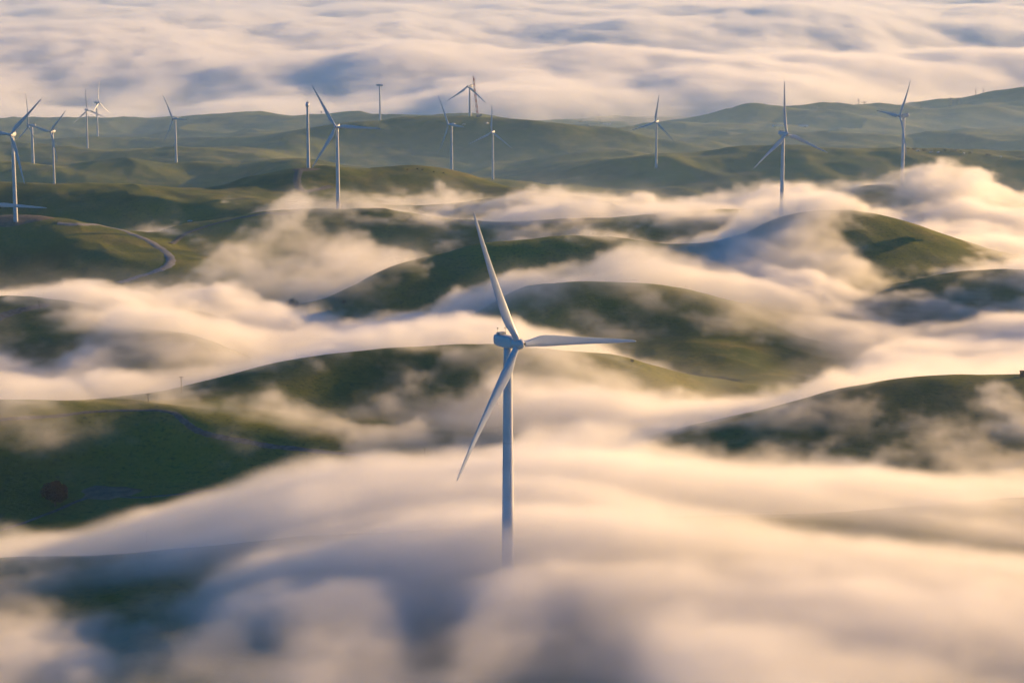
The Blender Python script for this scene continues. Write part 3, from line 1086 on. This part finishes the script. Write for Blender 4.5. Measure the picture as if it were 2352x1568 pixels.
# ---------------------------------------------------------------- tracks and bare ground
def spline2(P_, n_=14):
    P_ = np.array(P_)
    Q_ = np.vstack([2 * P_[0] - P_[1], P_, 2 * P_[-1] - P_[-2]])
    out = []
    for i in range(1, len(Q_) - 2):
        for t in np.linspace(0, 1, n_, endpoint=False):
            a, b_, c_, d_ = Q_[i - 1:i + 3]
            out.append(b_ + 0.5 * t * (c_ - a + t * (2 * a - 5 * b_ + 4 * c_ - d_ + t * (3 * (b_ - c_) + d_ - a))))
    out.append(P_[-1])
    return np.array(out)


def track(name, px_list, width, material, lift=None):
    P_ = [hit(px, py)[:2] for px, py in px_list]
    C_ = spline2(P_)
    if lift is None:
        lift = 0.22 if C_[:, 1].mean() < 1500 else 0.45
    tg = np.gradient(C_, axis=0)
    tg /= np.linalg.norm(tg, axis=1)[:, None] + 1e-9
    nn = np.stack([-tg[:, 1], tg[:, 0]], 1)
    wv = width * (1 + 0.12 * np.sin(np.arange(len(C_)) * 0.9) + 0.08 * np.sin(np.arange(len(C_)) * 2.3))
    K = 5
    X_ = np.stack([C_[:, 0] + nn[:, 0] * wv * (k / (K - 1) - 0.5) for k in range(K)], 1)
    Y_ = np.stack([C_[:, 1] + nn[:, 1] * wv * (k / (K - 1) - 0.5) for k in range(K)], 1)
    Z_ = ground(X_, Y_) + lift
    Z_[:, 0] -= lift + 0.3
    Z_[:, -1] -= lift + 0.3
    put(name, grid_mesh(name, X_, Y_, Z_), [material], kind='structure')


M_PALE = mat('pale_road_gravel', (0.25, 0.245, 0.24), 0.95, 0.1, (0.4, (0.17, 0.165, 0.15), 0.9))
track('road', [(132, 513), (180, 515), (250, 522), (300, 536), (345, 555), (378, 577), (392, 596), (384, 611), (350, 626), (310, 638), (270, 650)], 11, M_PALE)
track('road', [(392, 560), (430, 535), (480, 518), (540, 503), (610, 490), (690, 480), (780, 476), (870, 480), (960, 490), (1050, 505), (1150, 514), (1280, 510), (1400, 502)], 7, M_GRAVEL)
track('road', [(-40, 965), (120, 957), (240, 945), (340, 942), (395, 948), (420, 966), (450, 988), (500, 1004), (600, 1022), (720, 1036), (850, 1050), (965, 1068)], 5, M_GRAVEL)
track('path', [(-40, 1232), (40, 1205), (110, 1180), (180, 1150), (240, 1138), (320, 1142), (420, 1135), (560, 1118)], 3.5, M_GRAVEL)
track('road', [(690, 391), (684, 402), (682, 415), (686, 430), (700, 440), (730, 436), (760, 428)], 12, M_GRAVEL)
track('road', [(-40, 745), (10, 725), (50, 712), (90, 704), (110, 700)], 12, M_GRAVEL)


def pad(px, py, rx, ry, name='ground'):
    c_ = hit(px, py) if not isinstance(px, tuple) else px
    n_ = 40
    A_, B_ = np.meshgrid(np.linspace(0, 2 * math.pi, n_), np.linspace(0, 1, 7))
    wob = 1 + 0.12 * np.sin(3 * A_ + 1) + 0.06 * np.sin(7 * A_)
    X_ = c_[0] + rx * B_ * np.cos(A_) * wob
    Y_ = c_[1] + ry * B_ * np.sin(A_) * wob
    Z_ = ground(X_, Y_) + 0.35 - 0.7 * (B_ > 0.95)
    put(name, grid_mesh(name, X_, Y_, Z_), [M_PAD], kind='structure')


pad(40, 503, 34, 24)
pad(250, 1132, 16, 10)
pad(700, 390, 18, 12)
# ---------------------------------------------------------------- fog lying on the hills
# tops of the fog: (px, py, distance, density 0..1, puffiness)
FT = []


def ftop(lst, dens=1.0, puff=1.0):
    for (a, b) in zip(lst[:-1], lst[1:]):
        m = max(1, int(round(abs(b[0] - a[0]) / 80.0)))
        for i in range(m):
            t = i / m
            FT.append([a[k] + (b[k] - a[k]) * t for k in range(3)] + [dens, puff])
    FT.append(list(lst[-1]) + [dens, puff])


# foreground bank
ftop([(-120, 1262, 850), (0, 1245, 850), (150, 1215, 850), (300, 1180, 860), (500, 1150, 870), (700, 1105, 880), (850, 1082, 890), (1000, 1072, 900), (1176, 1064, 905), (1320, 1062, 920), (1500, 1068, 900), (1700, 1070, 880), (1900, 1070, 870), (2100, 1080, 850), (2450, 1095, 840)], 1.0, 0.25)
ftop([(350, 1225, 780), (500, 1180, 770), (700, 1135, 770), (950, 1105, 770), (1176, 1092, 770), (1500, 1098, 780), (1800, 1105, 790), (2100, 1120, 790), (2450, 1150, 780)], 1.0, 0.2)
ftop([(500, 1310, 690), (700, 1265, 695), (950, 1230, 700), (1176, 1215, 700), (1500, 1220, 700), (1800, 1240, 700), (2100, 1270, 700), (2450, 1320, 690)], 1.0, 0.25)
ftop([(560, 1385, 645), (800, 1350, 648), (1000, 1335, 645), (1200, 1320, 650), (1500, 1310, 650), (1800, 1320, 650), (2100, 1350, 650), (2450, 1400, 640)], 1.0, 0.25)
ftop([(1500, 1400, 605), (1800, 1400, 605), (2100, 1430, 605), (2450, 1470, 600)], 0.9, 0.3)
ftop([(1500, 1530, 560), (1800, 1520, 560), (2100, 1530, 560), (2450, 1560, 555)], 0.9, 0.35)
ftop([(-100, 1470, 640), (60, 1480, 640), (180, 1500, 635)], 0.9, 1.5)
# left stream
ftop([(-100, 662, 1660), (0, 664, 1665), (80, 643, 1690), (150, 630, 1700), (300, 655, 1690), (450, 690, 1670), (600, 745, 1620), (750, 768, 1590), (850, 762, 1560), (950, 742, 1530), (1060, 726, 1500), (1150, 722, 1480), (1250, 740, 1475), (1350, 768, 1465), (1450, 800, 1455), (1560, 838, 1440)], 1.0, 0.6)
ftop([(150, 710, 1600), (300, 710, 1600), (450, 740, 1580), (600, 775, 1540), (750, 790, 1500), (900, 780, 1480)], 1.0, 0.5)
ftop([(190, 742, 1495), (300, 730, 1490), (400, 738, 1480), (540, 752, 1480)], 0.9, 0.6)
ftop([(180, 790, 1440), (320, 785, 1440), (480, 790, 1440)], 0.9, 0.6)
ftop([(-100, 840, 1400), (0, 850, 1400), (200, 830, 1420), (350, 820, 1420), (480, 810, 1420), (600, 800, 1420), (750, 790, 1430)], 1.0, 0.6)
ftop([(-100, 900, 1320), (60, 900, 1320), (250, 880, 1330), (400, 868, 1330)], 1.0, 0.8)
# right stream over the dark hill
ftop([(1150, 690, 1690), (1200, 665, 1720), (1300, 635, 1760), (1400, 610, 1790), (1500, 590, 1810), (1580, 583, 1820), (1680, 590, 1820), (1780, 615, 1800), (1880, 655, 1770), (1950, 682, 1740), (2050, 692, 1720), (2160, 682, 1730), (2280, 660, 1740), (2420, 650, 1740)], 1.0, 0.5)
ftop([(1650, 640, 1730), (1780, 675, 1690), (1880, 715, 1650), (2000, 735, 1640), (2200, 725, 1650), (2420, 705, 1660)], 1.0, 0.3)
ftop([(2000, 785, 1520), (2200, 780, 1520), (2420, 770, 1520)], 0.9, 0.3)
ftop([(2060, 818, 1405), (2100, 815, 1400), (2400, 805, 1400)], 0.9, 0.3)
ftop([(2100, 620, 1900), (2200, 612, 1880), (2300, 605, 1880), (2420, 605, 1880)], 1.0, 0.5)
# behind the lower right hill, joining the golden fog in the middle
ftop([(1400, 1000, 1140), (1520, 990, 1150), (1700, 935, 1180), (1850, 893, 1195), (1950, 868, 1205), (2050, 848, 1215), (2200, 838, 1220), (2420, 830, 1220)], 1.0, 0.4)
ftop([(1250, 960, 1180), (1350, 950, 1190), (1450, 950, 1190), (1600, 925, 1230)], 1.0, 0.6)
ftop([(1180, 860, 1290), (1300, 860, 1300), (1400, 880, 1300), (1500, 905, 1290)], 0.55, 0.8)
ftop([(1180, 775, 1390), (1280, 780, 1400), (1350, 800, 1400)], 0.6, 0.6)
ftop([(1200, 1020, 1060), (1350, 1025, 1060), (1450, 1040, 1040)], 1.0, 0.5)
# upper right stream over the road ridge
ftop([(1150, 445, 2480), (1210, 426, 2480), (1300, 440, 2460), (1400, 462, 2440), (1480, 480, 2420), (1560, 478, 2400), (1650, 452, 2400), (1720, 436, 2400), (1800, 426, 2400), (1880, 430, 2400), (1930, 448, 2390)], 1.0, 1.2)
ftop([(1460, 492, 2310), (1560, 484, 2310), (1700, 470, 2310), (1800, 462, 2310), (1900, 468, 2300)], 0.9, 0.5)
ftop([(1450, 530, 2180), (1560, 520, 2190), (1700, 508, 2190), (1820, 500, 2190), (1900, 500, 2180)], 0.8, 0.5)
ftop([(1720, 492, 2010), (1800, 468, 2010), (1870, 456, 2010), (1915, 460, 2005)], 0.9, 0.7)
ftop([(1650, 555, 2040), (1750, 530, 2050), (1850, 515, 2060)], 0.9, 0.5)
ftop([(2080, 410, 2510), (2110, 392, 2510), (2150, 380, 2510), (2200, 378, 2510), (2260, 405, 2490), (2310, 440, 2460), (2420, 480, 2420)], 1.0, 1.4)
ftop([(2100, 470, 2370), (2200, 455, 2370), (2300, 480, 2350), (2420, 510, 2330)], 1.0, 1.0)
ftop([(2080, 515, 2200), (2200, 520, 2200), (2300, 530, 2180), (2420, 545, 2180)], 1.0, 0.6)
ftop([(2220, 560, 2060), (2330, 560, 2060), (2450, 570, 2060)], 1.0, 0.5)

# veils: (px, py on the ground, thickness, density, puffiness) ; clear places have thickness -12
VE = []


def veil(lst, t=-12.0, dens=0.5, puff=1.0):
    for px, py in lst:
        VE.append((px, py, t, dens, puff))


veil([(20, 1330), (150, 1320), (300, 1305), (-100, 1330)], 1, 0.3, 1.6)
veil([(0, 1390), (150, 1385)], 6, 0.4, 1.6)
veil([(280, 1400), (420, 1390)], 2, 0.5, 1.5)
ftop([(320, 1535, 608), (600, 1530, 608), (900, 1525, 608), (1200, 1520, 608), (1380, 1510, 608)], 0.35, 1.1)
ftop([(200, 1660, 578), (600, 1650, 578), (1000, 1650, 578), (1400, 1640, 578)], 0.3, 1.1)
veil([(1000, 1600), (1000, 1590), (600, 1600), (1300, 1590)], 5, 0.35, 1.2)
veil([(250, 1560), (60, 1600)], 12, 0.7, 1.5)
veil([(-50, 1190), (100, 1170), (250, 1150), (400, 1120), (700, 1080), (-50, 1100), (100, 1100), (250, 1090)], -12)
veil([(120, 1040), (260, 1030), (400, 1050), (550, 1060)], 5, 0.12, 1.6)
veil([(130, 1180), (50, 1215), (230, 1165), (380, 1140), (550, 1110)], -16)
veil([(0, 960), (150, 950), (300, 940), (400, 940)], 6, 0.4, 1.2)
veil([(480, 980), (600, 1000)], -3, 0.4, 1.5)
veil([(550, 910), (650, 900), (700, 850), (850, 830), (1000, 820)], 1, 0.45, 2.0)
veil([(700, 960), (820, 930), (950, 900), (900, 980), (1050, 960), (1100, 880)], 10, 0.4, 2.0)
veil([(800, 1010), (950, 1020), (1080, 1010)], 2, 0.4, 1.5)
veil([(0, 700), (50, 705)], -4)
ftop([(-100, 800, 1470), (60, 785, 1475), (150, 775, 1480)], 0.8, 0.8)
veil([(110, 790), (120, 850), (60, 780)], 5, 0.3, 1.0)
veil([(430, 762)], 7, 0.35, 0.6)
veil([(60, 985), (180, 985), (300, 980)], 5, 0.15, 1.5)
# dark hill front
veil([(1200, 690), (1300, 680), (1400, 675), (1500, 675), (1600, 690), (1670, 720)], 16, 0.45, 1.2)
veil([(1250, 725), (1380, 720), (1500, 725), (1600, 750)], 8, 0.25, 1.6)
veil([(1300, 770), (1420, 770), (1540, 775), (1640, 810)], -3, 0.2, 1.8)
veil([(1250, 780), (1400, 830), (1500, 830), (1600, 830), (1650, 860), (1750, 860)], -10)
veil([(1450, 840), (1520, 860), (1580, 880), (1650, 900), (1500, 880)], -6)
veil([(1760, 800), (1830, 850), (1900, 865)], -3, 0.25, 1.0)
# lower right hill
veil([(2050, 880), (2150, 868), (2250, 865), (2330, 868)], -6)
veil([(1600, 1015), (1750, 965), (1900, 915)], 1, 0.4, 2.0)
veil([(1650, 1050), (1800, 1000), (1950, 960), (2100, 925), (2250, 905), (2350, 900)], 7, 0.4, 2.2)
veil([(1700, 1075), (1850, 1060), (2000, 1030), (2120, 1000), (2250, 970), (2400, 950)], 9, 0.45, 2.2)
veil([(1900, 1110), (2050, 1090), (2200, 1070), (2350, 1050), (2450, 1040)], 12, 0.5, 2.0)
# valley between, dark centre
veil([(950, 600), (1050, 600), (1150, 580), (1250, 570), (1350, 575), (950, 680), (1050, 660), (1150, 640), (1000, 560)], -8)
veil([(1450, 590), (1550, 600)], 3, 0.4, 1.0)
veil([(1250, 560), (1400, 560)], 3, 0.25, 1.0)
veil([(1000, 530), (1100, 535), (1250, 525), (1380, 520)], 6, 0.45, 1.0)
# central plume
veil([(680, 492), (760, 482), (840, 490)], 22, 0.32, 2.4)
veil([(470, 640), (540, 680), (480, 700)], 14, 0.2, 2.4)
veil([(930, 620), (960, 690), (1040, 690)], 16, 0.2, 2.4)
veil([(600, 550), (680, 550), (760, 550), (860, 560)], 28, 0.25, 2.4)
veil([(560, 620), (640, 620), (740, 620), (860, 610)], 34, 0.24, 2.4)
veil([(620, 680), (700, 690), (800, 690), (900, 700)], 30, 0.24, 2.4)
veil([(860, 740), (920, 740)], 20, 0.3, 2.2)
veil([(520, 600), (480, 560), (420, 540), (380, 530)], 7, 0.2, 2.0)
veil([(930, 540)], -3)
veil([(540, 700), (450, 680)], 4, 0.25, 1.8)
# clear left
veil([(0, 560), (100, 560), (200, 560), (300, 580), (0, 620), (150, 620), (250, 625), (350, 640), (420, 660), (420, 600), (380, 560), (-80, 600)], -12)
veil([(450, 620), (480, 580)], -6)
veil([(100, 480), (250, 490), (400, 490), (0, 460), (300, 450), (500, 470), (550, 500), (600, 530), (450, 530)], -12)
veil([(640, 430), (600, 450), (850, 410), (950, 420), (1050, 420), (1130, 440), (750, 405)], -12)
veil([(720, 450), (820, 455), (900, 450)], 7, 0.3, 1.2)
veil([(960, 455), (1010, 465), (950, 430)], 12, 0.45, 1.8)
veil([(900, 510), (850, 520)], -6)
veil([(1080, 465), (1120, 470)], -4)
veil([(1040, 490), (1130, 490)], 7, 0.6, 1.2)
veil([(1240, 462), (1330, 470)], 3, 0.35, 1.0)
# right turbine hill and lit hill
veil([(1970, 445), (2040, 440), (1960, 470), (2040, 470)], 1, 0.3, 1.5)
veil([(1985, 505), (2060, 520), (2130, 550), (2180, 580), (2070, 560), (2000, 545)], -7)
veil([(1960, 560), (2020, 600), (2120, 620), (2180, 630)], 3, 0.4, 1.5)
veil([(1700, 575), (1780, 555), (1860, 530), (1905, 510), (1910, 540), (1900, 575), (1880, 610), (1950, 630)], 26, 0.9, 0.7)
veil([(2150, 640), (2230, 632), (2300, 632)], 4, 0.35, 1.0)
ftop([(2240, 562, 1975), (2310, 585, 1960), (2400, 595, 1960)], 0.9, 0.7)
# beyond
for d_ in (2620, 2750, 2900):
    for px_ in range(-200, 2600, 200):
        if d_ > 2620 or px_ < 1000:
            VE.append((px_, None, -14.0, 0.3, 1.0, d_))
FP = []
for px, py, d, de, pf in FT:
    p = at(px, py, d)
    t = p[2] - ground(p[0], p[1])
    FP.append((p[0] / p[1], math.log(p[1]), max(t, 10.0 * de), de, pf))
for q in VE:
    if q[1] is None:
        FP.append(((q[0] - 1176) / FPX, math.log(q[5]), q[2], q[3], q[4]))
    else:
        p = hit(q[0], q[1])
        FP.append((p[0] / p[1], math.log(p[1]), q[2], q[3], q[4]))
FP = np.array(FP)
if DEV:
    print('fog tops thickness', np.round(FP[:len(FT), 2]))


def rbf_fit(Pu, Pv, val, c, reg):
    k = np.sqrt((Pu[:, None] - Pu[None]) ** 2 + (Pv[:, None] - Pv[None]) ** 2 + c * c)
    m = len(Pu)
    M_ = np.zeros((m + 1, m + 1))
    M_[:m, :m] = k - np.eye(m) * reg
    M_[:m, m] = 1
    M_[m, :m] = 1
    return np.linalg.solve(M_, np.vstack([val, np.zeros((1, val.shape[1]))]))


VS = 0.55                                     # distance weighs less than width
fs = rbf_fit(FP[:, 0], FP[:, 1] * VS, FP[:, 2:5], 0.006, 0.004)
fu = np.linspace(U0, U1, 241)
fv = np.linspace(math.log(500), math.log(3000), 361)
FU, FV = np.meshgrid(fu, fv)
FM = np.zeros((3,) + FU.shape)
fuc = np.clip(FU, -0.235, 0.235)
for i in range(len(FP)):
    k = np.sqrt((fuc - FP[i, 0]) ** 2 + (FV * VS - FP[i, 1] * VS) ** 2 + 0.006 ** 2)
    for j in range(3):
        FM[j] += fs[i, j] * k
for j in range(3):
    FM[j] += fs[-1, j]
FM[0] = np.clip(FM[0], -14, 48)
FM[1] = np.clip(FM[1], 0.1, 1.0)
FM[2] = np.clip(FM[2], 0.35, 2.4)


def hashv(i, j, k, seed):
    h = (i.astype(np.uint32) * np.uint32(374761393) + j.astype(np.uint32) * np.uint32(668265263) + k.astype(np.uint32) * np.uint32(2147483647) + np.uint32(seed * 974711 + 12345))
    h = (h ^ (h >> np.uint32(13))) * np.uint32(1274126177)
    h = (h ^ (h >> np.uint32(16)))
    h = (h * np.uint32(2246822519)) ^ (h >> np.uint32(15))
    return (h & np.uint32(0xffffff)).astype(np.float32) / np.float32(0x7fffff) - 1.0


def interp_mat(g, s):
    """cubic B-spline weights from lattice spacing s to positions g"""
    t = g / s
    i0 = np.floor(t).astype(int) - 1
    lo = i0.min()
    m = i0.max() + 4 - lo
    W = np.zeros((len(g), m), np.float32)
    f = t - np.floor(t)
    ws = [(1 - f) ** 3 / 6, (3 * f ** 3 - 6 * f ** 2 + 4) / 6, (-3 * f ** 3 + 3 * f ** 2 + 3 * f + 1) / 6, f ** 3 / 6]
    r = np.arange(len(g))
    for q in range(4):
        W[r, i0 - lo + q] += ws[q]
    return W, lo, m


def noise3(gx, gy, gz, scale, seed, octaves=4, gain=0.55, zs=0.6):
    """separable smooth noise on a regular block of points -> (nz, ny, nx)"""
    out = None
    for o in range(octaves):
        s = scale / 2 ** o
        Wx, lx, mx = interp_mat(gx + 13.7 * o, s)
        Wy, ly, my = interp_mat(gy + 31.1 * o, s)
        Wz, lz, mz = interp_mat(gz + 7.9 * o, s * zs)
        K, J, I = np.meshgrid(np.arange(mz) + lz, np.arange(my) + ly, np.arange(mx) + lx, indexing='ij')
        L = hashv(I & 0xffff, J & 0xffff, K & 0xffff, seed + o)
        a = np.tensordot(L, Wx, axes=(2, 1))            # z y X
        a = np.tensordot(a, Wy, axes=(1, 1))            # z X Y
        a = np.tensordot(a, Wz, axes=(0, 1))            # X Y Z
        a = a.transpose(2, 1, 0) * np.float32(gain ** o * 2.2)
        out = a if out is None else out + a
    return out


def volume_object(name, lo, hi, n, dens, material, **props):
    """a block of fog: the densities sit on the object's own points and a Volume Cube turns them into a volume"""
    me = bpy.data.meshes.new(name)
    me.vertices.add(dens.size)
    a = me.attributes.new('dens', 'FLOAT', 'POINT')
    a.data.foreach_set('value', np.ascontiguousarray(dens, np.float32).ravel())
    me.materials.append(material)
    o = put(name, me, **props)
    ng = bpy.data.node_groups.new(name, 'GeometryNodeTree')
    ng.interface.new_socket('Geometry', in_out='INPUT', socket_type='NodeSocketGeometry')
    ng.interface.new_socket('Geometry', in_out='OUTPUT', socket_type='NodeSocketGeometry')
    N, L = ng.nodes, ng.links
    gi, go = N.new('NodeGroupInput'), N.new('NodeGroupOutput')
    vc = N.new('GeometryNodeVolumeCube')
    vc.inputs['Min'].default_value = lo
    vc.inputs['Max'].default_value = hi
    for k, m in zip('XYZ', n):
        vc.inputs['Resolution ' + k].default_value = m
    pos = N.new('GeometryNodeInputPosition')

    def vm(op, s, b=None):
        q = N.new('ShaderNodeVectorMath')
        q.operation = op
        L.new(s, q.inputs[0])
        if b is not None:
            q.inputs[1].default_value = b
        return q.outputs['Value'] if op == 'DOT_PRODUCT' else q.outputs[0]
    v = vm('SUBTRACT', pos.outputs[0], lo)
    v = vm('MULTIPLY', v, [(n[i] - 1) / (hi[i] - lo[i]) for i in range(3)])
    v = vm('FLOOR', vm('ADD', v, (.5, .5, .5)))
    v = vm('DOT_PRODUCT', v, (1, n[0], n[0] * n[1]))
    si = N.new('GeometryNodeSampleIndex')
    si.data_type = 'FLOAT'
    na = N.new('GeometryNodeInputNamedAttribute')
    na.data_type = 'FLOAT'
    na.inputs[0].default_value = 'dens'
    L.new(gi.outputs[0], si.inputs['Geometry'])
    L.new(na.outputs[0], si.inputs['Value'])
    L.new(v, si.inputs['Index'])
    L.new(si.outputs[0], vc.inputs['Density'])
    sm = N.new('GeometryNodeSetMaterial')
    sm.inputs['Material'].default_value = material
    L.new(vc.outputs[0], sm.inputs[0])
    L.new(sm.outputs[0], go.inputs[0])
    o.modifiers.new('fog', 'NODES').node_group = ng
    return o


def fog_mat(name, dens, aniso, col=(1, 1, 1)):
    m = bpy.data.materials.new(name)
    m.use_nodes = True
    nt = m.node_tree
    nt.nodes.clear()
    o = nt.nodes.new('ShaderNodeOutputMaterial')
    pv = nt.nodes.new('ShaderNodeVolumePrincipled')
    nt.links.new(pv.outputs[0], o.inputs['Volume'])
    pv.inputs['Density'].default_value = dens
    pv.inputs['Anisotropy'].default_value = aniso
    pv.inputs['Color'].default_value = (*col, 1)
    return m


FOG_D = 0.031
M_FOG = fog_mat('fog_vapour', FOG_D, 0.28)


def streaks(x, y, ang, along, across, seed):
    c, s = math.cos(ang), math.sin(ang)
    return noise2((x * c + y * s) / along, (-x * s + y * c) / across, 1.0, seed, 4, 0.5)


def fog_block(name, lo, hi, step, seed=5):
    n = [int(round((hi[i] - lo[i]) / step[i])) + 1 for i in range(3)]
    gx, gy, gz = [np.linspace(lo[i], hi[i], n[i]) for i in range(3)]
    X, Y = np.meshgrid(gx, gy)
    g = ground(X, Y)
    u, v = X / Y, np.log(Y)
    T, D, P = [bil(FM[j], U0, U1, fv[0], fv[-1], u, v) for j in range(3)]
    D0 = D.copy()
    P = P * (1 + 0.4 * np.clip((Y - 1100) / 100, 0, 1))
    wx = 22 * noise2(X, Y, 95, 91, 2)
    wy = 22 * noise2(X, Y, 95, 93, 2)
    near = np.clip((1000 - Y) / 120, 0, 1)
    ang = -0.6 * (1 - near)
    Xw, Yw = X + wx * (1 - 0.5 * near), Y + wy * (1 - 0.5 * near) + near * 0.0019 * X * X
    T = T + streaks(Xw, Yw, -0.6, 140, 34, 21) * np.clip(T * 0.22 + 2.5, 1.5, 6.0) * (1 - near) + near * streaks(Xw, Yw, 0.0, 190, 30, 23) * 3.0
    T = T + near * 2.2 * streaks(Xw, Yw, 0.0, 70, 9, 27) + (1 - near) * 1.6 * streaks(Xw, Yw, -0.6, 60, 12, 29)
    T = T + noise2(Xw, Yw, 22, 57, 3, 0.6) * 1.5 * np.clip(P, 0.2, 2)
    st = streaks(Xw, Yw, -0.6, 90, 18, 41) * (1 - near) + near * streaks(Xw, Yw, 0.0, 160, 17, 43)
    D = D * np.clip(1.0 + 0.9 * st, 0.15, 2.0)
    T = T + noise2(X, Y, 52, 51, 3, 0.55) * 2.8 * np.clip(P, 0.2, 2)
    # the fog flattens over small bumps of the land
    N3 = noise3(gx, gy, gz, 34.0, seed, 5, 0.70)
    h = gz[:, None, None] - g[None]
    amp = (5.0 * P)[None]
    a = (T[None] - h + amp * (N3 + 0.05))
    soft = (3.2 + np.clip(T, 0, 40) * np.clip(0.75 * (1.08 - D0), 0.06, 0.6))[None]
    d = np.clip(a / soft, 0, 1)
    d = d * d * (3 - 2 * d) * D[None] * np.clip(1.0 + (1.15 - 0.85 * D0)[None] * N3, 0.12, 2.4)
    d[h < -2.5 * step[2]] = 0
    d[d < 0.01] = 0
    # thin trailing mist round the banks
    thin = (0.09 - 0.04 * near) * np.clip((T + 11) / 20, 0, 1)[None] * np.exp(-np.clip(h, 0, None) / (13 - 6 * near)[None]) * np.clip(0.55 + 1.3 * N3, 0.0, 2.2)
    thin[h > 45] = 0
    d = np.maximum(d, thin)
    d[h < -2.5 * step[2]] = 0
    d[d < 0.01] = 0
    for sl_ in ((0, slice(None), slice(None)), (-1, slice(None), slice(None))):
        d[sl_] = 0
    d[:, :, 0] = 0
    d[:, :, -1] = 0
    return volume_object(name, lo, hi, n, d, M_FOG, kind='stuff')


Q = 2.0 if DEV == 'fast' else 1.0
fog_block('fog', (-330, 540, 84), (330, 1150, 190), (2.2 * Q, 2.2 * Q, 2.0 * Q))
fog_block('fog', (-520, 1150, 0), (520, 1950, 125), (3.0 * Q, 3.0 * Q, 2.5 * Q))
fog_block('fog', (-720, 1950, -10), (720, 2720, 115), (4.0 * Q, 4.0 * Q, 3.0 * Q))

def valley_mist():
    lo, hi, step = (-2600, 2720, -300), (2600, 6300, 60), (52.0, 40.0, 20.0)
    n = [int(round((hi[i] - lo[i]) / step[i])) + 1 for i in range(3)]
    gx, gy, gz = [np.linspace(lo[i], hi[i], n[i]) for i in range(3)]
    X, Y = np.meshgrid(gx, gy)
    N3 = noise3(gx, gy, gz, 700.0, 33, 3, 0.6, 0.3)
    d = np.exp(-np.clip(gz[:, None, None] + 110, 0, 400) / 55.0) * np.clip(1 + 0.5 * N3, 0.2, 2) * np.clip((Y[None] - 2800) / 1800, 0, 1)
    d = d * np.clip((40 - gz[:, None, None]) / 60, 0, 1)
    d[0] = 0
    d[-1] = 0
    d[:, :, 0] = 0
    d[:, :, -1] = 0
    m = fog_mat('valley_mist_vapour', 2.3e-4, 0.1, (0.44, 0.66, 1.0))
    return volume_object('mist', lo, hi, n, d, m, kind='stuff')


valley_mist()

# ---------------------------------------------------------------- the sea of fog over the plain beyond
def deck():
    lo, hi, step = (-5200, 6300, -430), (5200, 21500, -110), (34.0 * Q, 50.0 * Q, 14.0)
    n = [int(round((hi[i] - lo[i]) / step[i])) + 1 for i in range(3)]
    gx, gy, gz = [np.linspace(lo[i], hi[i], n[i]) for i in range(3)]
    X, Y = np.meshgrid(gx, gy)
    g = bil(EZ, 0, 1, 0, 1, np.interp(X / Y, eu, np.linspace(0, 1, len(eu))), np.interp(np.log(Y), ev, np.linspace(0, 1, len(ev))))
    top = -235 + 40 * np.clip((Y - 6400) / 1200, 0, 1)
    top = top + 29 * streaks(X, Y, 1.25, 3800, 900, 61) + 12 * streaks(X, Y, 1.85, 1700, 380, 65)
    # places where the deck sags: (px, py, half width in px, half depth, how much)
    for px, py, wx, wd, a in ((250, 175, 420, 0.12, 55), (700, 150, 250, 0.07, 35), (1250, 72, 420, 0.10, 70), (1500, 85, 200, 0.07, 30), (2150, 66, 330, 0.10, 70), (100, 120, 200, 0.1, 20),
                              (600, 250, 900, 0.03, 10), (1500, 250, 600, 0.05, 40), (2000, 235, 400, 0.06, 30)):
        dd = 520 * FPX / (py + 150.0)
        top = top - 1.9 * a * np.exp(-((X / Y * FPX + 1176 - px) / wx) ** 2 - (np.log(Y / dd) / wd) ** 2)
    for px, py, wx, wd, a in ((1200, 125, 1500, 0.05, 12), (900, 205, 900, 0.05, 14), (1800, 30, 1500, 0.1, 10)):
        dd = 520 * FPX / (py + 150.0)
        top = top + a * np.exp(-((X / Y * FPX + 1176 - px) / wx) ** 2 - (np.log(Y / dd) / wd) ** 2)
    N3 = noise3(gx, gy / 3.0, gz, 420.0, 77, 5, 0.65, 0.4)
    e = np.clip((Y - 6300) / 900, 0, 1) * 14 - 6
    a = top[None] + e[None] - gz[:, None, None] + 27 * N3
    d = np.clip(a / 38, 0, 1)
    d = d * np.clip(1 + 0.4 * N3, 0.3, 2)
    d[gz[:, None, None] < g[None] - 20] = 0
    d[d < 0.01] = 0
    d[0] = 0
    d[-1] = 0
    d[:, :, 0] = 0
    d[:, :, -1] = 0
    return volume_object('fog_sea', lo, hi, n, d, fog_mat('fog_sea_vapour', 0.014, 0.30, (0.965, 0.975, 0.995)), kind='stuff')


deck()

# ---------------------------------------------------------------- haze in the air
def haze():
    bm = bmesh.new()
    bmesh.ops.create_cube(bm, size=1.0)
    me = bpy.data.meshes.new('haze')
    bm.to_mesh(me)
    o = put('haze', me, [fog_mat('haze_air', 3.6e-5, 0.1, (0.36, 0.62, 1.0))], kind='stuff')
    z0, z1 = float(EZ.min()) - 3, ZC + 25
    o.scale = (360000, 100000, z1 - z0)
    o.location = (0, 30000, (z0 + z1) / 2)
    o.display_type = 'WIRE'


haze()
cy = S.cycles
cy.volume_step_rate = 1.3
cy.volume_max_steps = 512
cy.volume_bounces = 4
cy.max_bounces = 8
cy.adaptive_threshold = 0.045
cy.use_denoising = True
